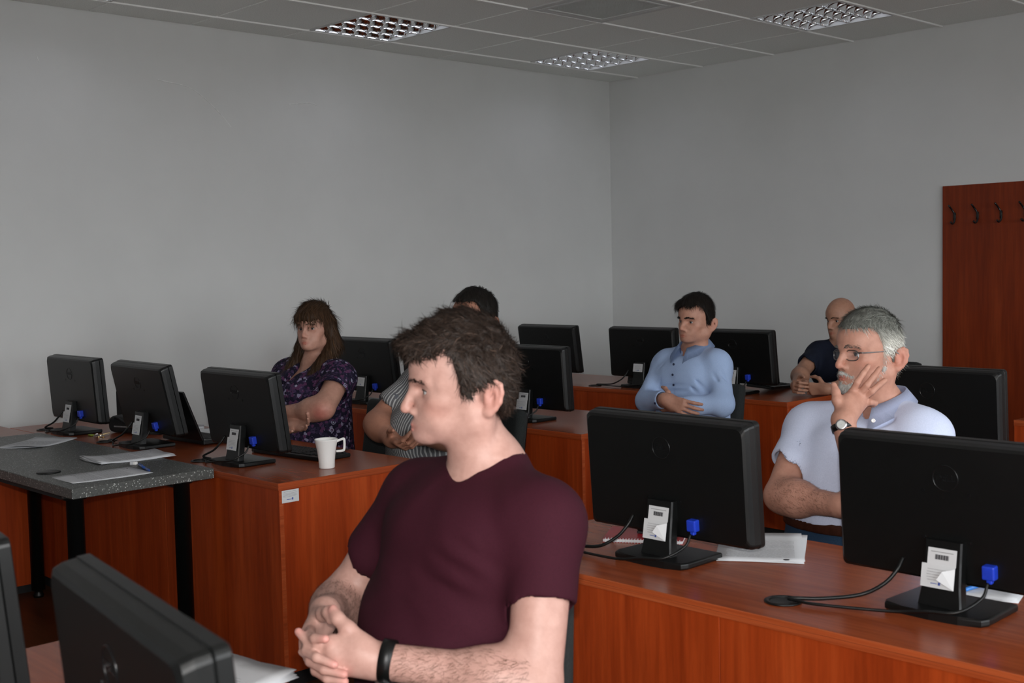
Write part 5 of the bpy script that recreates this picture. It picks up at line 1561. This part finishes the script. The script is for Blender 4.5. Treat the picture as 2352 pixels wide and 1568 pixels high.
hair_obj(root, HS, F, .0045, flow_w, (.050, .026, .013), .32, 7000, .055, .0022, .0012, .06, 22, .08)
T = Sdf(); lat, fwd, ax = torso_prims(T, J, .020, belly=.03)
T.el((1.515, -3.93, .90), (.15, .085, .085), k=.06)
for sh, el_, t in ((J['shL'], J['elL'], .50), (J['shR'], J['elR'], .55)):
    sh, el_ = A_(sh), A_(el_); T.rc(sh+A_((0, 0, -.014)), sh+(el_-sh)*t, .070, .076, .03)
for sg, sh, el_, t in ((1, J['shL'], J['elL'], .50), (-1, J['shR'], J['elR'], .55)):
    sh, el_ = A_(sh), A_(el_); d = nrm(el_-sh); e = sh+(el_-sh)*t; o = e+lat*.012*sg
    T.rc(e-d*.03, e+d*.12, .064, .064, .003, 's'); T.fn(lambda P, e=e, d=d, o=o: np.maximum(-((P-e)@d), np.sqrt(((P-o-d*.03)**2).sum(1))-.078), e, .2, .004, 's')
nb = A_(J['neck'])
T.rc(nb+A_((0, 0, .02)), nb+A_((0, -.01, .16)), .062, .08, .006, 's')
T.rc(nb+A_((0, -.05, .02)), nb+A_((.0, -.150, -.058)), .055, .036, .01, 's')
T.post += [lambda P: .003*wob(P*A_((1, 1, .6)), 26, 42)]
shirt('blouse', root, T, .0055, 'paisley_print')
b_ = BM(); tube(b_, catmull([tuple(nb+A_((x, y, z))) for x, y, z in ((-.06, .02, .03), (-.062, -.05, .0), (-.035, -.125, -.065), (0, -.150, -.09), (.035, -.125, -.065), (.062, -.05, .0), (.06, .02, .03))], 6), .0014, 6)
nk_ = obj('necklace', b_, 'brass', root, True)
b_ = BM(); bmesh.ops.create_uvsphere(b_, u_segments=10, v_segments=8, radius=.006); obj('pendant', xf(b_, Matrix.Translation(Vector(nb+A_((0, -.153, -.097))))), 'steel', nk_, True)
trousers(root, J, 'black_denim', .01)
settle(root)
chair(1.60, -3.745, -96, 'black office chair under the woman in the paisley blouse')

# ---- man in the grey striped shirt, half hidden
J = dict(fwd=(-.1, -.99, 0), pelvis=(2.225, -3.72, .60), chest=(2.225, -3.625, .885), neck=(2.258, -3.520, 1.070), shL=(2.440, -3.590, .990), shR=(2.060, -3.640, .985),
         elL=(2.500, -3.800, .790), wrL=(2.365, -3.905, .785), elR=(2.066, -3.870, .815), wrR=(2.262, -3.945, .770), thigh=.36, spread=.06, knee_z=.52)
root = person('dark haired man in grey striped polo shirt, mostly hidden behind maroon shirt man', 2.225, -3.72)
SK = (.40, .185, .12)
F = Frame((2.308, -3.479, 1.225), -100, 2, 0, 1.0)
S = Sdf()
head_prims(S, F, dict(jaw=1.1, fat=.006))
neck_prims(S, F, J['neck'], .06, .066)
torso_prims(S, J, 0, core=True)
arm_prims(S, J['shL'], J['elL'], J['wrL'], (.058, .052, .054, .033)); arm_prims(S, J['shR'], J['elR'], J['wrR'], (.060, .056, .058, .034))
hand_prims(S, J['wrL'], (-.95, .18, -.06), (-.1, .6, -.75), True, [(22, 32, 20), (24, 34, 20), (26, 36, 20), (28, 38, 20)], .1, 1.02)
hand_prims(S, J['wrR'], (.92, -.2, -.15), (0, .5, .8), False, [(25, 35, 20)]*4, .1, 1.02)
body(root, S, F, .0042, SK, feats(SK, red=.5, brow=(.02, .015, .01)), A_((-99, -99, .55)))
eyes(root, F, (3, 0))
HS = hair_sdf(F, .0125, lambda q: q[:, 2]-HLB(q[:, 1]), 1.0, .006, .0035, 70, 45)
hair_obj(root, HS, F, .005, flow_b, (.012, .010, .008), .35, 3500, .028, .0018, .003, .15, 14, .25)
T = Sdf(); lat, fwd, ax = torso_prims(T, J, .018, belly=.06)
CU = Sdf()
for sg, sh, el_, t in ((1, J['shL'], J['elL'], .60), (-1, J['shR'], J['elR'], .60)):
    sh, el_ = A_(sh), A_(el_); T.rc(sh+A_((0, 0, -.014)), sh+(el_-sh)*t, .068, .074, .03)
for sg, sh, el_, t in ((1, J['shL'], J['elL'], .60), (-1, J['shR'], J['elR'], .60)):
    sh, el_ = A_(sh), A_(el_); d = nrm(el_-sh); e = sh+(el_-sh)*t; o = e+lat*.02*sg
    T.rc(e-d*.03, e+d*.12, .062, .062, .003, 's'); T.fn(lambda P, e=e, d=d, o=o: np.maximum(-((P-e)@d), np.sqrt(((P-o-d*.03)**2).sum(1))-.074), e, .2, .004, 's')
    M_ = Vector(d).to_track_quat('Z', 'Y').to_matrix().to_4x4(); M_.translation = Vector(e-d*.016)
    obj('sleeve_cuff', xf(lathe(BM(), [(.0735, 0), (.0765, .002), (.0765, .020), (.0735, .022), (.064, .022), (.064, 0), (.0735, 0)], 32, False), M_), 'grey_rib', root, True)
nb = A_(J['neck'])
T.rc(nb+A_((0, 0, .015)), nb+A_((0, -.01, .16)), .066, .08, .006, 's')
T.post += [lambda P: .003*wob(P*A_((1, 1, .7)), 26, 52)]
shirt('polo_shirt', root, T, .006, 'grey_stripes')
lp = [nb+A_((math.sin(a)*.068, -math.cos(a)*(.090 if math.cos(a) > 0 else .066), -.014+.047*(1-math.cos(a))/2+.012*math.sin(a)**2)) for a in np.linspace(.32, 2*PI-.32, 27)]
collar(root, F, 'grey_rib', lp, .034, .036, .030)
trousers(root, J, 'black_denim', .01)
settle(root)
chair(2.22, -3.62, -92, 'black office chair under the man in the striped shirt')

# ---- bald man leaning on the rear desk
J = dict(fwd=(0, -1, 0), leg=(-.25, -.97, 0), pelvis=(2.44, -.56, .58), chest=(2.470, -.790, .835), neck=(2.470, -.775, .975), shL=(2.622, -.850, .925), shR=(2.312, -.800, .935),
         elL=(2.715, -1.08, .792), wrL=(2.712, -1.352, .787), elR=(2.385, -1.085, .838), wrR=(2.556, -1.400, .800), thigh=.40, spread=.06, knee_z=.52)
root = person('bald man in dark navy T-shirt leaning on the rear desk, hands together', 2.44, -.56)
SK = (.40, .205, .135)
F = Frame((2.460, -.735, 1.113), -103, -4, 2, .97)
S = Sdf()
head_prims(S, F, dict(jaw=1.06, nose=1.0, ear=1.0))
neck_prims(S, F, J['neck'], .055, .06)
torso_prims(S, J, 0, core=True)
arm_prims(S, J['shL'], J['elL'], J['wrL'], (.050, .043, .045, .029)); arm_prims(S, J['shR'], J['elR'], J['wrR'], (.050, .042, .043, .029))
hand_prims(S, J['wrL'], (-.90, -.32, -.02), (-.15, .9, .1), True, [(35, 55, 30)]*4, .06, .95, ((.5, .7, .3), (.8, .2, .5), (.9, -.1, .4)))
hand_prims(S, J['wrR'], (.35, -.72, .02), (.9, .3, -.1), False, [(40, 60, 30)]*4, .06, .95, ((.5, .7, .3), (.8, .2, .5), (.9, -.1, .4)))
body(root, S, F, .0045, SK, feats(SK, red=.3, stubble=.3), A_((-99, -99, .5)))
eyes(root, F, (4, -2)); lips(root, F, SK, 1.0, (.85, .60, .58), 0, .82)
brow_strands(root, F, (.02, .014, .010), 160, .0016, .010, .004)
T = Sdf(); lat, fwd, ax = torso_prims(T, J, .016)
for sh, el_, t in ((J['shL'], J['elL'], .62), (J['shR'], J['elR'], .60)):
    sh, el_ = A_(sh), A_(el_); T.rc(sh+A_((0, 0, -.014)), sh+(el_-sh)*t, .064, .062, .03)
for sg, sh, el_, t in ((1, J['shL'], J['elL'], .62), (-1, J['shR'], J['elR'], .60)):
    sh, el_ = A_(sh), A_(el_); d = nrm(el_-sh); e = sh+(el_-sh)*t; o = e+lat*.02*sg
    T.rc(e-d*.03, e+d*.12, .052, .052, .003, 's'); T.fn(lambda P, e=e, d=d, o=o: np.maximum(-((P-e)@d), np.sqrt(((P-o-d*.03)**2).sum(1))-.064), e, .2, .004, 's')
nb = A_(J['neck'])
T.rc(nb+A_((0, 0, .02)), nb+A_((0, -.01, .16)), .062, .075, .006, 's')
T.post += [lambda P: .0025*wob(P*A_((1, 1, .7)), 28, 62)]
shirt('t_shirt', root, T, .006, 'navy_cotton')
trousers(root, J, 'black_denim', .01)
watch(root, A_(J['wrL'])+A_((.004, .018, .0)), A_(J['elL'])-A_(J['wrL']), (1, -.35, .1), (.032, .030), 'steel', .02, 'black_gloss', 'steel', .018)
settle(root)
chair(2.44, -.46, -90, 'black office chair under the bald man')
